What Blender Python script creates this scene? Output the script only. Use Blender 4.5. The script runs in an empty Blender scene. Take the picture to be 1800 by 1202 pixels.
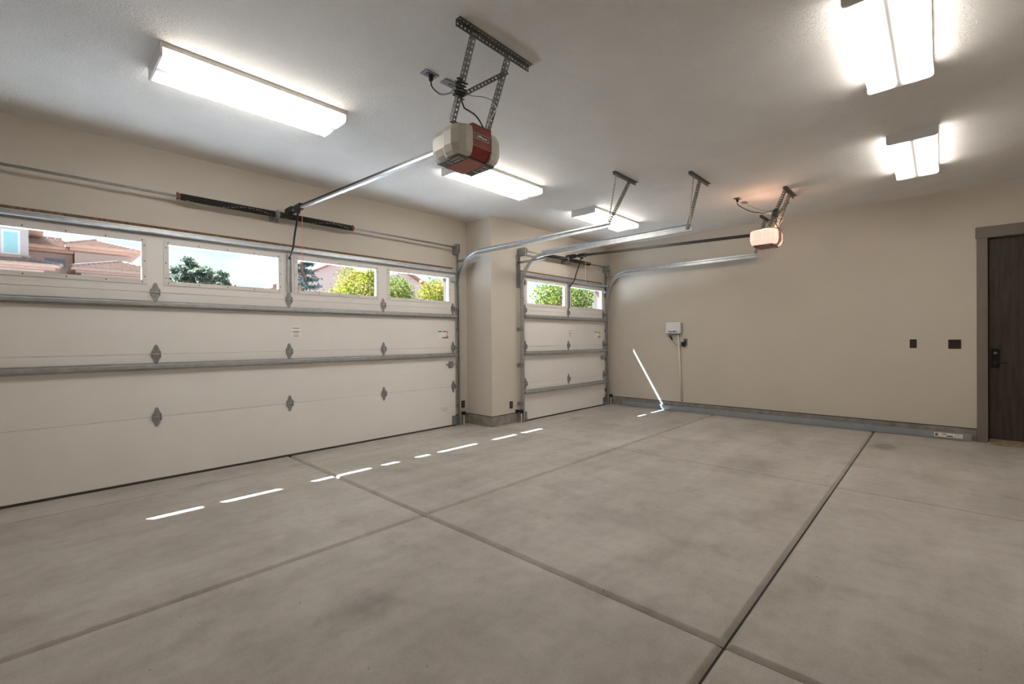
import bpy, math, random
from mathutils import Vector, Matrix

scene = bpy.context.scene
COL = scene.collection
PI = math.pi
random.seed(7)

# ------------------------------------------------------------------ camera
cam_data = bpy.data.cameras.new('camera')
cam_data.lens = 15.956
cam_data.sensor_width = 36.0
cam_data.sensor_fit = 'HORIZONTAL'
cam_data.clip_start = 0.05
cam_data.clip_end = 500
camera = bpy.data.objects.new('camera', cam_data)
COL.objects.link(camera)
_r = Vector((0.68647, -0.72711, -0.00802)).normalized()
_f = Vector((0.72710, 0.68651, -0.00496)).normalized()
_u = _r.cross(_f).normalized()
_r = _f.cross(_u).normalized()
camera.matrix_world = Matrix(((_r.x, _u.x, -_f.x, 0), (_r.y, _u.y, -_f.y, 0), (_r.z, _u.z, -_f.z, 1.35), (0, 0, 0, 1)))
scene.camera = camera

# ------------------------------------------------------------------ light levels
SUN_STRENGTH = 64.0
SKY_STRENGTH = 1.2
LAMP_STRENGTH = 16.0
scene.view_settings.view_transform = 'Standard'
scene.view_settings.look = 'None'
scene.view_settings.gamma = 1.0
scene.view_settings.use_curve_mapping = False
scene.view_settings.exposure = 0.2
scene.cycles.use_denoising = True
scene.cycles.max_bounces = 12
scene.cycles.diffuse_bounces = 8
scene.cycles.transparent_max_bounces = 16
scene.cycles.sample_clamp_indirect = 40.0
scene.cycles.caustics_reflective = False
scene.cycles.caustics_refractive = False


def build_world():
    w = bpy.data.worlds.new('sky')
    scene.world = w
    w.use_nodes = True
    nt = w.node_tree
    nt.nodes.clear()
    out = nt.nodes.new('ShaderNodeOutputWorld')
    bg = nt.nodes.new('ShaderNodeBackground')
    tc = nt.nodes.new('ShaderNodeTexCoord')
    sep = nt.nodes.new('ShaderNodeSeparateXYZ')
    nt.links.new(tc.outputs['Generated'], sep.inputs[0])
    ramp = nt.nodes.new('ShaderNodeValToRGB')
    ramp.color_ramp.elements[0].position = 0.0
    ramp.color_ramp.elements[0].color = (0.80, 0.88, 0.98, 1)
    ramp.color_ramp.elements[1].position = 0.7
    ramp.color_ramp.elements[1].color = (0.30, 0.50, 0.86, 1)
    nt.links.new(sep.outputs['Z'], ramp.inputs[0])
    mp = nt.nodes.new('ShaderNodeMapping')
    mp.inputs['Scale'].default_value = (2.2, 2.2, 9.0)
    nt.links.new(tc.outputs['Generated'], mp.inputs['Vector'])
    nz = nt.nodes.new('ShaderNodeTexNoise')
    nz.inputs['Scale'].default_value = 1.6
    nz.inputs['Detail'].default_value = 5
    nt.links.new(mp.outputs[0], nz.inputs['Vector'])
    cr = nt.nodes.new('ShaderNodeValToRGB')
    cr.color_ramp.elements[0].position = 0.42
    cr.color_ramp.elements[1].position = 0.66
    nt.links.new(nz.outputs['Fac'], cr.inputs[0])
    mix = nt.nodes.new('ShaderNodeMix')
    mix.data_type = 'RGBA'
    mix.inputs['B'].default_value = (1.0, 1.0, 1.0, 1)
    nt.links.new(cr.outputs['Color'], mix.inputs['Factor'])
    nt.links.new(ramp.outputs['Color'], mix.inputs['A'])
    nt.links.new(mix.outputs['Result'], bg.inputs['Color'])
    bg.inputs['Strength'].default_value = SKY_STRENGTH
    nt.links.new(bg.outputs[0], out.inputs[0])


build_world()

sun_data = bpy.data.lights.new('sun', 'SUN')
sun_data.energy = SUN_STRENGTH
sun_data.angle = 0.0093
sun_data.color = (0.71, 0.82, 1.0)
sun = bpy.data.objects.new('sun', sun_data)
COL.objects.link(sun)
sun.location = (-4, 12, 14)
sun.rotation_euler = Vector((0.41, -0.585, -1.0)).to_track_quat('-Z', 'Y').to_euler()

# ------------------------------------------------------------------ materials
MATS = {}


def mat(name, color, rough=0.6, metal=0.0, var=0.06, vscale=6.0, bump=0.0, bscale=80.0, stretch=None,
        emit=None, estr=0.0, spec=0.5, bdist=0.01, trans=0.0):
    m = bpy.data.materials.new(name)
    m.use_nodes = True
    nt = m.node_tree
    b = nt.nodes['Principled BSDF']
    tc = nt.nodes.new('ShaderNodeTexCoord')
    src = tc.outputs['Object']
    if stretch:
        mp = nt.nodes.new('ShaderNodeMapping')
        mp.inputs['Scale'].default_value = stretch
        nt.links.new(src, mp.inputs['Vector'])
        src = mp.outputs[0]
    nz = nt.nodes.new('ShaderNodeTexNoise')
    nz.inputs['Scale'].default_value = vscale
    nz.inputs['Detail'].default_value = 5
    nt.links.new(src, nz.inputs['Vector'])
    cr = nt.nodes.new('ShaderNodeValToRGB')
    cr.color_ramp.elements[0].position = 0.3
    cr.color_ramp.elements[1].position = 0.7
    cr.color_ramp.elements[0].color = tuple(c * (1 - var) for c in color) + (1,)
    cr.color_ramp.elements[1].color = tuple(min(1, c * (1 + var)) for c in color) + (1,)
    nt.links.new(nz.outputs['Fac'], cr.inputs[0])
    nt.links.new(cr.outputs['Color'], b.inputs['Base Color'])
    b.inputs['Roughness'].default_value = rough
    b.inputs['Metallic'].default_value = metal
    b.inputs['Specular IOR Level'].default_value = spec
    if trans:
        b.inputs['Transmission Weight'].default_value = trans
    if emit:
        b.inputs['Emission Color'].default_value = tuple(emit) + (1,)
        b.inputs['Emission Strength'].default_value = estr
    if bump:
        bz = nt.nodes.new('ShaderNodeTexNoise')
        bz.inputs['Scale'].default_value = bscale
        bz.inputs['Detail'].default_value = 4
        bz.inputs['Roughness'].default_value = 0.6
        bz.inputs['Distortion'].default_value = 1.2
        nt.links.new(tc.outputs['Object'], bz.inputs['Vector'])
        bp = nt.nodes.new('ShaderNodeBump')
        bp.inputs['Strength'].default_value = bump
        bp.inputs['Distance'].default_value = bdist
        nt.links.new(bz.outputs['Fac'], bp.inputs['Height'])
        nt.links.new(bp.outputs[0], b.inputs['Normal'])
    MATS[name] = m
    return m


def glass_mat():
    m = bpy.data.materials.new('window_glass')
    m.use_nodes = True
    nt = m.node_tree
    nt.nodes.clear()
    out = nt.nodes.new('ShaderNodeOutputMaterial')
    tr = nt.nodes.new('ShaderNodeBsdfTransparent')
    tr.inputs['Color'].default_value = (0.96, 0.98, 0.97, 1)
    gl = nt.nodes.new('ShaderNodeBsdfGlossy')
    gl.inputs['Roughness'].default_value = 0.02
    lw = nt.nodes.new('ShaderNodeLayerWeight')
    lw.inputs['Blend'].default_value = 0.5
    pw = nt.nodes.new('ShaderNodeMath'); pw.operation = 'POWER'; pw.inputs[1].default_value = 4.0
    nt.links.new(lw.outputs['Facing'], pw.inputs[0])
    fr = nt.nodes.new('ShaderNodeMath'); fr.operation = 'MULTIPLY_ADD'; fr.inputs[1].default_value = 0.5; fr.inputs[2].default_value = 0.025
    nt.links.new(pw.outputs[0], fr.inputs[0])
    mx = nt.nodes.new('ShaderNodeMixShader')
    nt.links.new(fr.outputs[0], mx.inputs[0])
    nt.links.new(tr.outputs[0], mx.inputs[1])
    nt.links.new(gl.outputs[0], mx.inputs[2])
    nt.links.new(mx.outputs[0], out.inputs[0])
    MATS['glass'] = m


def lens_mat():
    # acrylic wrap lens lit by two tubes: bright over each tube, dimmer between them
    m = bpy.data.materials.new('lamp_lens')
    m.use_nodes = True
    nt = m.node_tree
    b = nt.nodes['Principled BSDF']
    b.inputs['Base Color'].default_value = (0.85, 0.85, 0.85, 1)
    b.inputs['Roughness'].default_value = 0.4
    tc = nt.nodes.new('ShaderNodeTexCoord')
    sep = nt.nodes.new('ShaderNodeSeparateXYZ')
    nt.links.new(tc.outputs['Generated'], sep.inputs[0])
    sub = nt.nodes.new('ShaderNodeMath'); sub.operation = 'SUBTRACT'; sub.inputs[1].default_value = 0.5
    nt.links.new(sep.outputs['Y'], sub.inputs[0])
    ab = nt.nodes.new('ShaderNodeMath'); ab.operation = 'ABSOLUTE'
    nt.links.new(sub.outputs[0], ab.inputs[0])
    mr = nt.nodes.new('ShaderNodeMapRange')
    mr.interpolation_type = 'SMOOTHSTEP'
    mr.inputs['From Min'].default_value = 0.0
    mr.inputs['From Max'].default_value = 0.26
    mr.inputs['To Min'].default_value = 0.02
    mr.inputs['To Max'].default_value = 1.0
    nt.links.new(ab.outputs[0], mr.inputs['Value'])
    # tube ends are dimmer
    sx = nt.nodes.new('ShaderNodeMath'); sx.operation = 'SUBTRACT'; sx.inputs[1].default_value = 0.5
    nt.links.new(sep.outputs['X'], sx.inputs[0])
    ax = nt.nodes.new('ShaderNodeMath'); ax.operation = 'ABSOLUTE'
    nt.links.new(sx.outputs[0], ax.inputs[0])
    mx = nt.nodes.new('ShaderNodeMapRange')
    mx.interpolation_type = 'SMOOTHSTEP'
    mx.inputs['From Min'].default_value = 0.5
    mx.inputs['From Max'].default_value = 0.44
    mx.inputs['To Min'].default_value = 0.25
    mx.inputs['To Max'].default_value = 1.0
    nt.links.new(ax.outputs[0], mx.inputs['Value'])
    mu = nt.nodes.new('ShaderNodeMath'); mu.operation = 'MULTIPLY'
    nt.links.new(mr.outputs[0], mu.inputs[0]); nt.links.new(mx.outputs[0], mu.inputs[1])
    m2 = nt.nodes.new('ShaderNodeMath'); m2.operation = 'MULTIPLY'; m2.inputs[1].default_value = LAMP_STRENGTH
    nt.links.new(mu.outputs[0], m2.inputs[0])
    b.inputs['Emission Color'].default_value = (1.0, 0.945, 0.875, 1)
    nt.links.new(m2.outputs[0], b.inputs['Emission Strength'])
    MATS['lens'] = m


def concrete_mat():
    m = bpy.data.materials.new('floor_concrete')
    m.use_nodes = True
    nt = m.node_tree
    b = nt.nodes['Principled BSDF']
    tc = nt.nodes.new('ShaderNodeTexCoord')
    geo = nt.nodes.new('ShaderNodeNewGeometry')
    src = geo.outputs['Position']

    def noise(scale, detail, st=None, rough=0.55):
        v = src
        if st:
            mp = nt.nodes.new('ShaderNodeMapping')
            mp.inputs['Scale'].default_value = st
            mp.inputs['Rotation'].default_value = (0, 0, 0.25)
            nt.links.new(src, mp.inputs['Vector'])
            v = mp.outputs[0]
        n = nt.nodes.new('ShaderNodeTexNoise')
        n.inputs['Scale'].default_value = scale
        n.inputs['Detail'].default_value = detail
        n.inputs['Roughness'].default_value = rough
        nt.links.new(v, n.inputs['Vector'])
        return n.outputs['Fac']

    def ramp(fac, p0, p1, c0, c1):
        r = nt.nodes.new('ShaderNodeValToRGB')
        r.color_ramp.elements[0].position = p0
        r.color_ramp.elements[1].position = p1
        r.color_ramp.elements[0].color = c0 + (1,)
        r.color_ramp.elements[1].color = c1 + (1,)
        nt.links.new(fac, r.inputs[0])
        return r.outputs['Color']

    def mul(a, bb, f=1.0):
        x = nt.nodes.new('ShaderNodeMix')
        x.data_type = 'RGBA'
        x.blend_type = 'MULTIPLY'
        x.inputs['Factor'].default_value = f
        nt.links.new(a, x.inputs['A'])
        nt.links.new(bb, x.inputs['B'])
        return x.outputs['Result']
    base = ramp(noise(0.9, 6), 0.32, 0.68, (0.455, 0.425, 0.385), (0.565, 0.535, 0.495))
    streak = ramp(noise(1.5, 5, (0.55, 2.3, 1)), 0.40, 0.62, (0.88, 0.87, 0.86), (1, 1, 1))
    streak2 = ramp(noise(2.2, 6, (2.0, 0.55, 1)), 0.36, 0.60, (0.92, 0.915, 0.905), (1, 1, 1))
    blot = ramp(noise(2.6, 8), 0.33, 0.46, (0.86, 0.85, 0.835), (1, 1, 1))
    fine = mul(ramp(noise(95, 4, None, 0.7), 0.30, 0.62, (0.86, 0.86, 0.86), (1, 1, 1)), mul(ramp(noise(11, 8, None, 0.65), 0.34, 0.56, (0.90, 0.895, 0.885), (1, 1, 1)), ramp(noise(23, 2), 0.235, 0.27, (0.62, 0.60, 0.58), (1, 1, 1))))
    col = mul(mul(mul(mul(base, streak), streak2), blot), fine)
    # two old spill stains with a shape of their own
    for (cx, cy, rx, ry, dark) in ((7.18, 0.50, 0.20, 0.13, 0.62), (1.12, 2.12, 0.22, 0.17, 0.84), (5.2, 1.55, 0.5, 0.3, 0.86), (6.9, 3.2, 0.7, 0.3, 0.86)):
        s = nt.nodes.new('ShaderNodeVectorMath'); s.operation = 'SUBTRACT'; s.inputs[1].default_value = (cx, cy, 0)
        nt.links.new(src, s.inputs[0])
        d = nt.nodes.new('ShaderNodeVectorMath'); d.operation = 'DIVIDE'; d.inputs[1].default_value = (rx, ry, 1)
        nt.links.new(s.outputs[0], d.inputs[0])
        ln = nt.nodes.new('ShaderNodeVectorMath'); ln.operation = 'LENGTH'
        nt.links.new(d.outputs[0], ln.inputs[0])
        nf = noise(7, 4)
        ad = nt.nodes.new('ShaderNodeMath'); ad.operation = 'MULTIPLY_ADD'; ad.inputs[1].default_value = 1.6; 
        nt.links.new(nf, ad.inputs[0])
        nt.links.new(ln.outputs['Value'], ad.inputs[2])
        col = mul(col, _stain(nt, ad.outputs[0], dark))
    nt.links.new(col, b.inputs['Base Color'])
    rr = nt.nodes.new('ShaderNodeMapRange')
    rr.inputs['To Min'].default_value = 0.42
    rr.inputs['To Max'].default_value = 0.62
    nt.links.new(noise(3, 4), rr.inputs['Value'])
    nt.links.new(rr.outputs[0], b.inputs['Roughness'])
    b.inputs['Specular IOR Level'].default_value = 0.35
    bp = nt.nodes.new('ShaderNodeBump')
    bp.inputs['Strength'].default_value = 0.12
    bp.inputs['Distance'].default_value = 0.004
    nt.links.new(noise(45, 4), bp.inputs['Height'])
    nt.links.new(bp.outputs[0], b.inputs['Normal'])
    MATS['floor'] = m


def _stain(nt, val, dark):
    mr = nt.nodes.new('ShaderNodeMapRange')
    mr.interpolation_type = 'SMOOTHSTEP'
    mr.inputs['From Min'].default_value = 1.3
    mr.inputs['From Max'].default_value = 2.0
    mr.inputs['To Min'].default_value = dark
    mr.inputs['To Max'].default_value = 1.0
    nt.links.new(val, mr.inputs['Value'])
    cb = nt.nodes.new('ShaderNodeCombineColor')
    for i in range(3):
        nt.links.new(mr.outputs[0], cb.inputs[i])
    return cb.outputs[0]


def wood_mat(name, c0, c1, axis_scale, rough=0.5):
    m = bpy.data.materials.new(name)
    m.use_nodes = True
    nt = m.node_tree
    b = nt.nodes['Principled BSDF']
    tc = nt.nodes.new('ShaderNodeTexCoord')
    mp = nt.nodes.new('ShaderNodeMapping')
    mp.inputs['Scale'].default_value = axis_scale
    nt.links.new(tc.outputs['Object'], mp.inputs['Vector'])
    nz = nt.nodes.new('ShaderNodeTexNoise')
    nz.inputs['Scale'].default_value = 4
    nz.inputs['Detail'].default_value = 8
    nz.inputs['Roughness'].default_value = 0.65
    nt.links.new(mp.outputs[0], nz.inputs['Vector'])
    r = nt.nodes.new('ShaderNodeValToRGB')
    r.color_ramp.elements[0].position = 0.35
    r.color_ramp.elements[1].position = 0.68
    r.color_ramp.elements[0].color = c0 + (1,)
    r.color_ramp.elements[1].color = c1 + (1,)
    nt.links.new(nz.outputs['Fac'], r.inputs[0])
    nt.links.new(r.outputs[0], b.inputs['Base Color'])
    b.inputs['Roughness'].default_value = rough
    MATS[name] = m


def leaf_mat(name, c0, c1, sc=1.2):
    m = bpy.data.materials.new(name)
    m.use_nodes = True
    nt = m.node_tree
    nt.nodes.clear()
    out = nt.nodes.new('ShaderNodeOutputMaterial')
    geo = nt.nodes.new('ShaderNodeNewGeometry')
    nz = nt.nodes.new('ShaderNodeTexNoise')
    nz.inputs['Scale'].default_value = sc
    nz.inputs['Detail'].default_value = 4
    nt.links.new(geo.outputs['Position'], nz.inputs['Vector'])
    ad = nt.nodes.new('ShaderNodeMath'); ad.operation = 'MULTIPLY_ADD'
    ad.inputs[1].default_value = 0.45
    nt.links.new(geo.outputs['Random Per Island'], ad.inputs[0])
    sb = nt.nodes.new('ShaderNodeMath'); sb.operation = 'SUBTRACT'; sb.inputs[1].default_value = 0.22
    nt.links.new(nz.outputs['Fac'], sb.inputs[0])
    nt.links.new(sb.outputs[0], ad.inputs[2])
    r = nt.nodes.new('ShaderNodeValToRGB')
    r.color_ramp.elements[0].position = 0.25
    r.color_ramp.elements[1].position = 0.75
    r.color_ramp.elements[0].color = c0 + (1,)
    r.color_ramp.elements[1].color = c1 + (1,)
    nt.links.new(ad.outputs[0], r.inputs[0])
    df = nt.nodes.new('ShaderNodeBsdfDiffuse')
    tl = nt.nodes.new('ShaderNodeBsdfTranslucent')
    mx = nt.nodes.new('ShaderNodeMixShader')
    mx.inputs[0].default_value = 0.45
    nt.links.new(r.outputs[0], df.inputs['Color'])
    nt.links.new(r.outputs[0], tl.inputs['Color'])
    nt.links.new(df.outputs[0], mx.inputs[1])
    nt.links.new(tl.outputs[0], mx.inputs[2])
    nt.links.new(mx.outputs[0], out.inputs[0])
    MATS[name] = m


mat('wall', (0.60, 0.545, 0.47), 0.75, var=0.02, vscale=2, bump=0.22, bscale=75, bdist=0.006)
mat('ceiling', (0.80, 0.775, 0.745), 0.8, var=0.03, vscale=3, bump=0.85, bscale=58, bdist=0.014)
mat('curb', (0.27, 0.25, 0.225), 0.85, var=0.28, vscale=9, bump=0.4, bscale=60)
concrete_mat()
mat('joint', (0.03, 0.024, 0.018), 0.9, var=0.2, vscale=12)
mat('door_white', (0.80, 0.77, 0.735), 0.5, var=0.02, vscale=3, bump=0.05, bscale=120, bdist=0.003)
mat('frame_white', (0.74, 0.71, 0.68), 0.45, var=0.02)
mat('seal', (0.05, 0.045, 0.04), 0.8)
mat('galvanized', (0.50, 0.52, 0.53), 0.38, metal=0.85, var=0.12, vscale=14)
mat('channel_steel', (0.33, 0.36, 0.39), 0.45, metal=0.45, var=0.08, vscale=5)
mat('galv_dull', (0.36, 0.365, 0.36), 0.5, metal=0.75, var=0.16, vscale=25)
mat('angle_steel', (0.20, 0.20, 0.19), 0.5, metal=0.7, var=0.2, vscale=30)
mat('black_metal', (0.022, 0.021, 0.02), 0.45, metal=0.3, var=0.2, vscale=30)
mat('spring_black', (0.03, 0.028, 0.026), 0.5, metal=0.4, var=0.3, vscale=30)
mat('paint_speck', (0.75, 0.70, 0.50), 0.7)
mat('cone_red', (0.25, 0.10, 0.08), 0.6, metal=0.3, var=0.3, vscale=40)
mat('rope_red', (0.72, 0.30, 0.20), 0.8)
mat('handle_red', (0.32, 0.09, 0.05), 0.5)
mat('black_plastic', (0.012, 0.012, 0.013), 0.45)
mat('opener_white', (0.63, 0.61, 0.55), 0.35, var=0.02)
mat('opener_red', (0.26, 0.028, 0.025), 0.4, var=0.06)
mat('opener_base', (0.09, 0.085, 0.08), 0.5)
mat('opener_base_red', (0.34, 0.10, 0.06), 0.5, var=0.15)
mat('opener_vent', (0.45, 0.44, 0.43), 0.4)
mat('label_white', (0.85, 0.84, 0.80), 0.6, var=0.02)
mat('print_dark', (0.04, 0.035, 0.03), 0.7)
mat('print_blue', (0.05, 0.10, 0.22), 0.7)
mat('print_orange', (0.75, 0.30, 0.05), 0.7)
mat('logo_red', (0.42, 0.12, 0.10), 0.5)
mat('lamp_white', (0.72, 0.71, 0.70), 0.5, var=0.02)
mat('lamp_tan', (0.62, 0.60, 0.56), 0.5, var=0.02)
mat('cover_lit', (0.8, 0.62, 0.52), 0.4, emit=(1.0, 0.70, 0.54), estr=0.62)
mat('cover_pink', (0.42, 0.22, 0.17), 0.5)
mat('plate_brown', (0.034, 0.018, 0.015), 0.4, var=0.1)
mat('device_brown', (0.024, 0.013, 0.011), 0.4)
mat('plate_grey', (0.17, 0.17, 0.19), 0.35)
mat('box_grey', (0.76, 0.78, 0.80), 0.45, var=0.02)
mat('box_side', (0.45, 0.45, 0.43), 0.5)
mat('conduit', (0.70, 0.67, 0.60), 0.5, var=0.03)
mat('casing', (0.185, 0.158, 0.132), 0.55, var=0.06)
wood_mat('door_wood', (0.026, 0.018, 0.013), (0.062, 0.043, 0.031), (7, 7, 0.6))
wood_mat('jamb_wood', (0.11, 0.06, 0.035), (0.25, 0.15, 0.085), (9, 9, 1.0), 0.8)
mat('threshold', (0.30, 0.22, 0.14), 0.7, var=0.25, vscale=20)
mat('lock_black', (0.012, 0.012, 0.012), 0.3, metal=0.4)
mat('chrome', (0.7, 0.7, 0.7), 0.15, metal=1.0)
mat('stucco_ext', (0.42, 0.33, 0.26), 0.9, var=0.05, bump=0.3, bscale=60)
mat('jamb_brown', (0.05, 0.03, 0.023), 0.7, var=0.12, vscale=12)
mat('driveway', (0.74, 0.73, 0.72), 0.85, var=0.08, vscale=2)
mat('bare_ground', (0.20, 0.165, 0.145), 0.9, var=0.3, vscale=3)
mat('asphalt', (0.16, 0.16, 0.165), 0.9, var=0.1)
mat('house_stucco', (0.50, 0.38, 0.325), 0.9, var=0.04, vscale=3)
mat('house_grey', (0.54, 0.47, 0.43), 0.9, var=0.04, vscale=3)
mat('house_trim', (0.50, 0.34, 0.265), 0.8, var=0.06)
mat('house_tile', (0.40, 0.30, 0.25), 0.85, var=0.35, vscale=9, stretch=(1, 1, 3), bump=0.6, bscale=12, bdist=0.05)
mat('tile_cap', (0.30, 0.23, 0.20), 0.85, var=0.2)
mat('house_glass', (0.36, 0.62, 0.62), 0.1, var=0.05)
mat('house_glass_dark', (0.13, 0.19, 0.24), 0.1, var=0.1)
mat('salmon', (0.56, 0.43, 0.385), 0.9, var=0.04)
mat('salmon_roof', (0.36, 0.17, 0.12), 0.9, var=0.2)
mat('bark', (0.20, 0.15, 0.11), 0.9, var=0.3, vscale=8)
mat('bark_pale', (0.42, 0.38, 0.33), 0.9, var=0.2, vscale=8)
leaf_mat('needle_pine', (0.04, 0.065, 0.055), (0.22, 0.24, 0.16), 1.5)
leaf_mat('needle_spruce', (0.045, 0.07, 0.07), (0.17, 0.21, 0.20), 1.5)
leaf_mat('leaf_yellow', (0.05, 0.10, 0.018), (0.31, 0.24, 0.03), 1.6)
leaf_mat('leaf_green', (0.035, 0.085, 0.02), (0.22, 0.22, 0.045), 1.4)
glass_mat()
lens_mat()


# ------------------------------------------------------------------ mesh helpers
def V(*a):
    return Vector(a)


class MB:
    def __init__(self):
        self.v = []
        self.f = []

    def add(self, vs, fs):
        n = len(self.v)
        self.v += [Vector(p) for p in vs]
        self.f += [tuple(i + n for i in q) for q in fs]
        return self

    def box(self, x0, x1, y0, y1, z0, z1):
        x0, x1 = min(x0, x1), max(x0, x1)
        y0, y1 = min(y0, y1), max(y0, y1)
        z0, z1 = min(z0, z1), max(z0, z1)
        return self.add([(x0, y0, z0), (x1, y0, z0), (x1, y1, z0), (x0, y1, z0), (x0, y0, z1), (x1, y0, z1), (x1, y1, z1), (x0, y1, z1)],
                        [(0, 3, 2, 1), (4, 5, 6, 7), (0, 1, 5, 4), (1, 2, 6, 5), (2, 3, 7, 6), (3, 0, 4, 7)])

    def rbox(self, x0, x1, y0, y1, z0, z1, c):
        # box with chamfered edges all round
        vs = []
        rings = [(z0, c), (z0 + c, 0), (z1 - c, 0), (z1, c)]
        for z, k in rings:
            vs += [(x0 + c, y0 + k, z), (x1 - c, y0 + k, z), (x1 - k, y0 + c, z), (x1 - k, y1 - c, z),
                   (x1 - c, y1 - k, z), (x0 + c, y1 - k, z), (x0 + k, y1 - c, z), (x0 + k, y0 + c, z)]
        fs = [tuple(reversed(range(8))), tuple(range(24, 32))]
        for r in range(3):
            for i in range(8):
                j = (i + 1) % 8
                fs.append((r * 8 + i, r * 8 + j, r * 8 + 8 + j, r * 8 + 8 + i))
        return self.add(vs, fs)

    def prism(self, poly, axis, a0, a1):
        # poly: 2D points in the plane of the two other axes (in xyz order), extruded along axis
        n = len(poly)

        def P(p, a):
            if axis == 'x':
                return (a, p[0], p[1])
            if axis == 'y':
                return (p[0], a, p[1])
            return (p[0], p[1], a)
        vs = [P(p, a0) for p in poly] + [P(p, a1) for p in poly]
        fs = [tuple(range(n)), tuple(reversed(range(n, 2 * n)))]
        for i in range(n):
            j = (i + 1) % n
            fs.append((i, n + i, n + j, j))
        return self.add(vs, fs)

    def tube(self, pts, r, seg=8, closed_ends=True):
        pts = [Vector(p) for p in pts]
        rs = r if isinstance(r, (list, tuple)) else [r] * len(pts)
        vs, fs = [], []
        prev = None
        for i, p in enumerate(pts):
            t = (pts[min(i + 1, len(pts) - 1)] - pts[max(i - 1, 0)])
            if t.length < 1e-9:
                t = Vector((0, 0, 1))
            t.normalize()
            if prev is None:
                a = Vector((0, 0, 1)) if abs(t.z) < 0.9 else Vector((1, 0, 0))
                n1 = t.cross(a).normalized()
            else:
                n1 = (prev - t * prev.dot(t))
                n1 = n1.normalized() if n1.length > 1e-6 else t.orthogonal().normalized()
            prev = n1
            n2 = t.cross(n1)
            for k in range(seg):
                ang = 2 * PI * k / seg
                vs.append(p + (n1 * math.cos(ang) + n2 * math.sin(ang)) * rs[i])
        for i in range(len(pts) - 1):
            for k in range(seg):
                k2 = (k + 1) % seg
                fs.append((i * seg + k, i * seg + k2, (i + 1) * seg + k2, (i + 1) * seg + k))
        if closed_ends:
            fs.append(tuple(reversed(range(seg))))
            fs.append(tuple(range((len(pts) - 1) * seg, len(pts) * seg)))
        return self.add(vs, fs)

    def lathe(self, c, axis, prof, seg=20):
        # prof: list of (along axis, radius)
        c = Vector(c)
        d = {'x': V(1, 0, 0), 'y': V(0, 1, 0), 'z': V(0, 0, 1)}[axis]
        a = {'x': V(0, 1, 0), 'y': V(0, 0, 1), 'z': V(1, 0, 0)}[axis]
        b = d.cross(a)
        vs, fs = [], []
        for h, r in prof:
            for k in range(seg):
                t = 2 * PI * k / seg
                vs.append(c + d * h + (a * math.cos(t) + b * math.sin(t)) * r)
        for i in range(len(prof) - 1):
            for k in range(seg):
                k2 = (k + 1) % seg
                fs.append((i * seg + k, i * seg + k2, (i + 1) * seg + k2, (i + 1) * seg + k))
        fs.append(tuple(reversed(range(seg))))
        fs.append(tuple(range((len(prof) - 1) * seg, len(prof) * seg)))
        return self.add(vs, fs)

    def sweep_yz(self, x, path, prof):
        # path: list of (y, z); prof: closed list of (a along normal in yz, b along x)
        vs, fs = [], []
        n = len(prof)
        m = len(path)
        for i, (y, z) in enumerate(path):
            y0, z0 = path[max(i - 1, 0)]
            y1, z1 = path[min(i + 1, m - 1)]
            ty, tz = y1 - y0, z1 - z0
            l = math.hypot(ty, tz)
            ty, tz = ty / l, tz / l
            ny, nz = -tz, ty
            for a, b in prof:
                vs.append((x + b, y + ny * a, z + nz * a))
        for i in range(m - 1):
            for k in range(n):
                k2 = (k + 1) % n
                fs.append((i * n + k, i * n + k2, (i + 1) * n + k2, (i + 1) * n + k))
        fs.append(tuple(reversed(range(n))))
        fs.append(tuple(range((m - 1) * n, m * n)))
        return self.add(vs, fs)

    def holed_strip(self, p0, p1, wdir, width, t=0.003, pitch=0.03, hole=0.0075):
        # flat bar from p0 to p1 (one long edge), extending by width along wdir, with round holes down its middle
        p0, p1 = Vector(p0), Vector(p1)
        d = p1 - p0
        L = d.length
        d.normalize()
        w = Vector(wdir)
        w = (w - d * w.dot(d)).normalized()
        nrm = d.cross(w).normalized() * t
        n = max(1, int(round(L / pitch)))
        cl = L / n
        vs, fs = [], []
        ring = 8
        for c in range(n):
            o = p0 + d * (c * cl)
            base = len(vs)
            outer = [(0, 0), (cl / 2, 0), (cl, 0), (cl, width / 2), (cl, width), (cl / 2, width), (0, width), (0, width / 2)]
            for s in (0, 1):
                for (a, b) in outer:
                    vs.append(o + d * a + w * b + nrm * s)
                for k in range(ring):
                    ang = PI * 1.25 + 2 * PI * k / ring
                    vs.append(o + d * (cl / 2 + hole * math.cos(ang)) + w * (width / 2 + hole * math.sin(ang)) + nrm * s)
            for k in range(8):
                k2 = (k + 1) % 8
                fs.append((base + k2, base + k, base + 8 + k, base + 8 + k2))
                fs.append((base + 16 + k, base + 16 + k2, base + 24 + k2, base + 24 + k))
                fs.append((base + 8 + k, base + 24 + k, base + 24 + k2, base + 8 + k2))
            for k in ((0, 1), (1, 2), (4, 5), (5, 6)):
                fs.append((base + k[0], base + k[1], base + 16 + k[1], base + 16 + k[0]))
            if c == 0:
                for k in ((6, 7), (7, 0)):
                    fs.append((base + k[0], base + k[1], base + 16 + k[1], base + 16 + k[0]))
            if c == n - 1:
                for k in ((2, 3), (3, 4)):
                    fs.append((base + k[0], base + k[1], base + 16 + k[1], base + 16 + k[0]))
        return self.add(vs, fs)

    def angle(self, p0, p1, w1, w2, width=0.034):
        self.holed_strip(p0, p1, w1, width)
        return self.holed_strip(p0, p1, w2, width)

    def mesh(self, name, material, origin=V(0, 0, 0), smooth=False):
        me = bpy.data.meshes.new(name)
        me.from_pydata([tuple(p - origin) for p in self.v], [], self.f)
        me.update()
        mats = material if isinstance(material, (list, tuple)) else [material]
        for m in mats:
            me.materials.append(MATS[m])
        if smooth:
            for p in me.polygons:
                p.use_smooth = True
        return me

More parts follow.
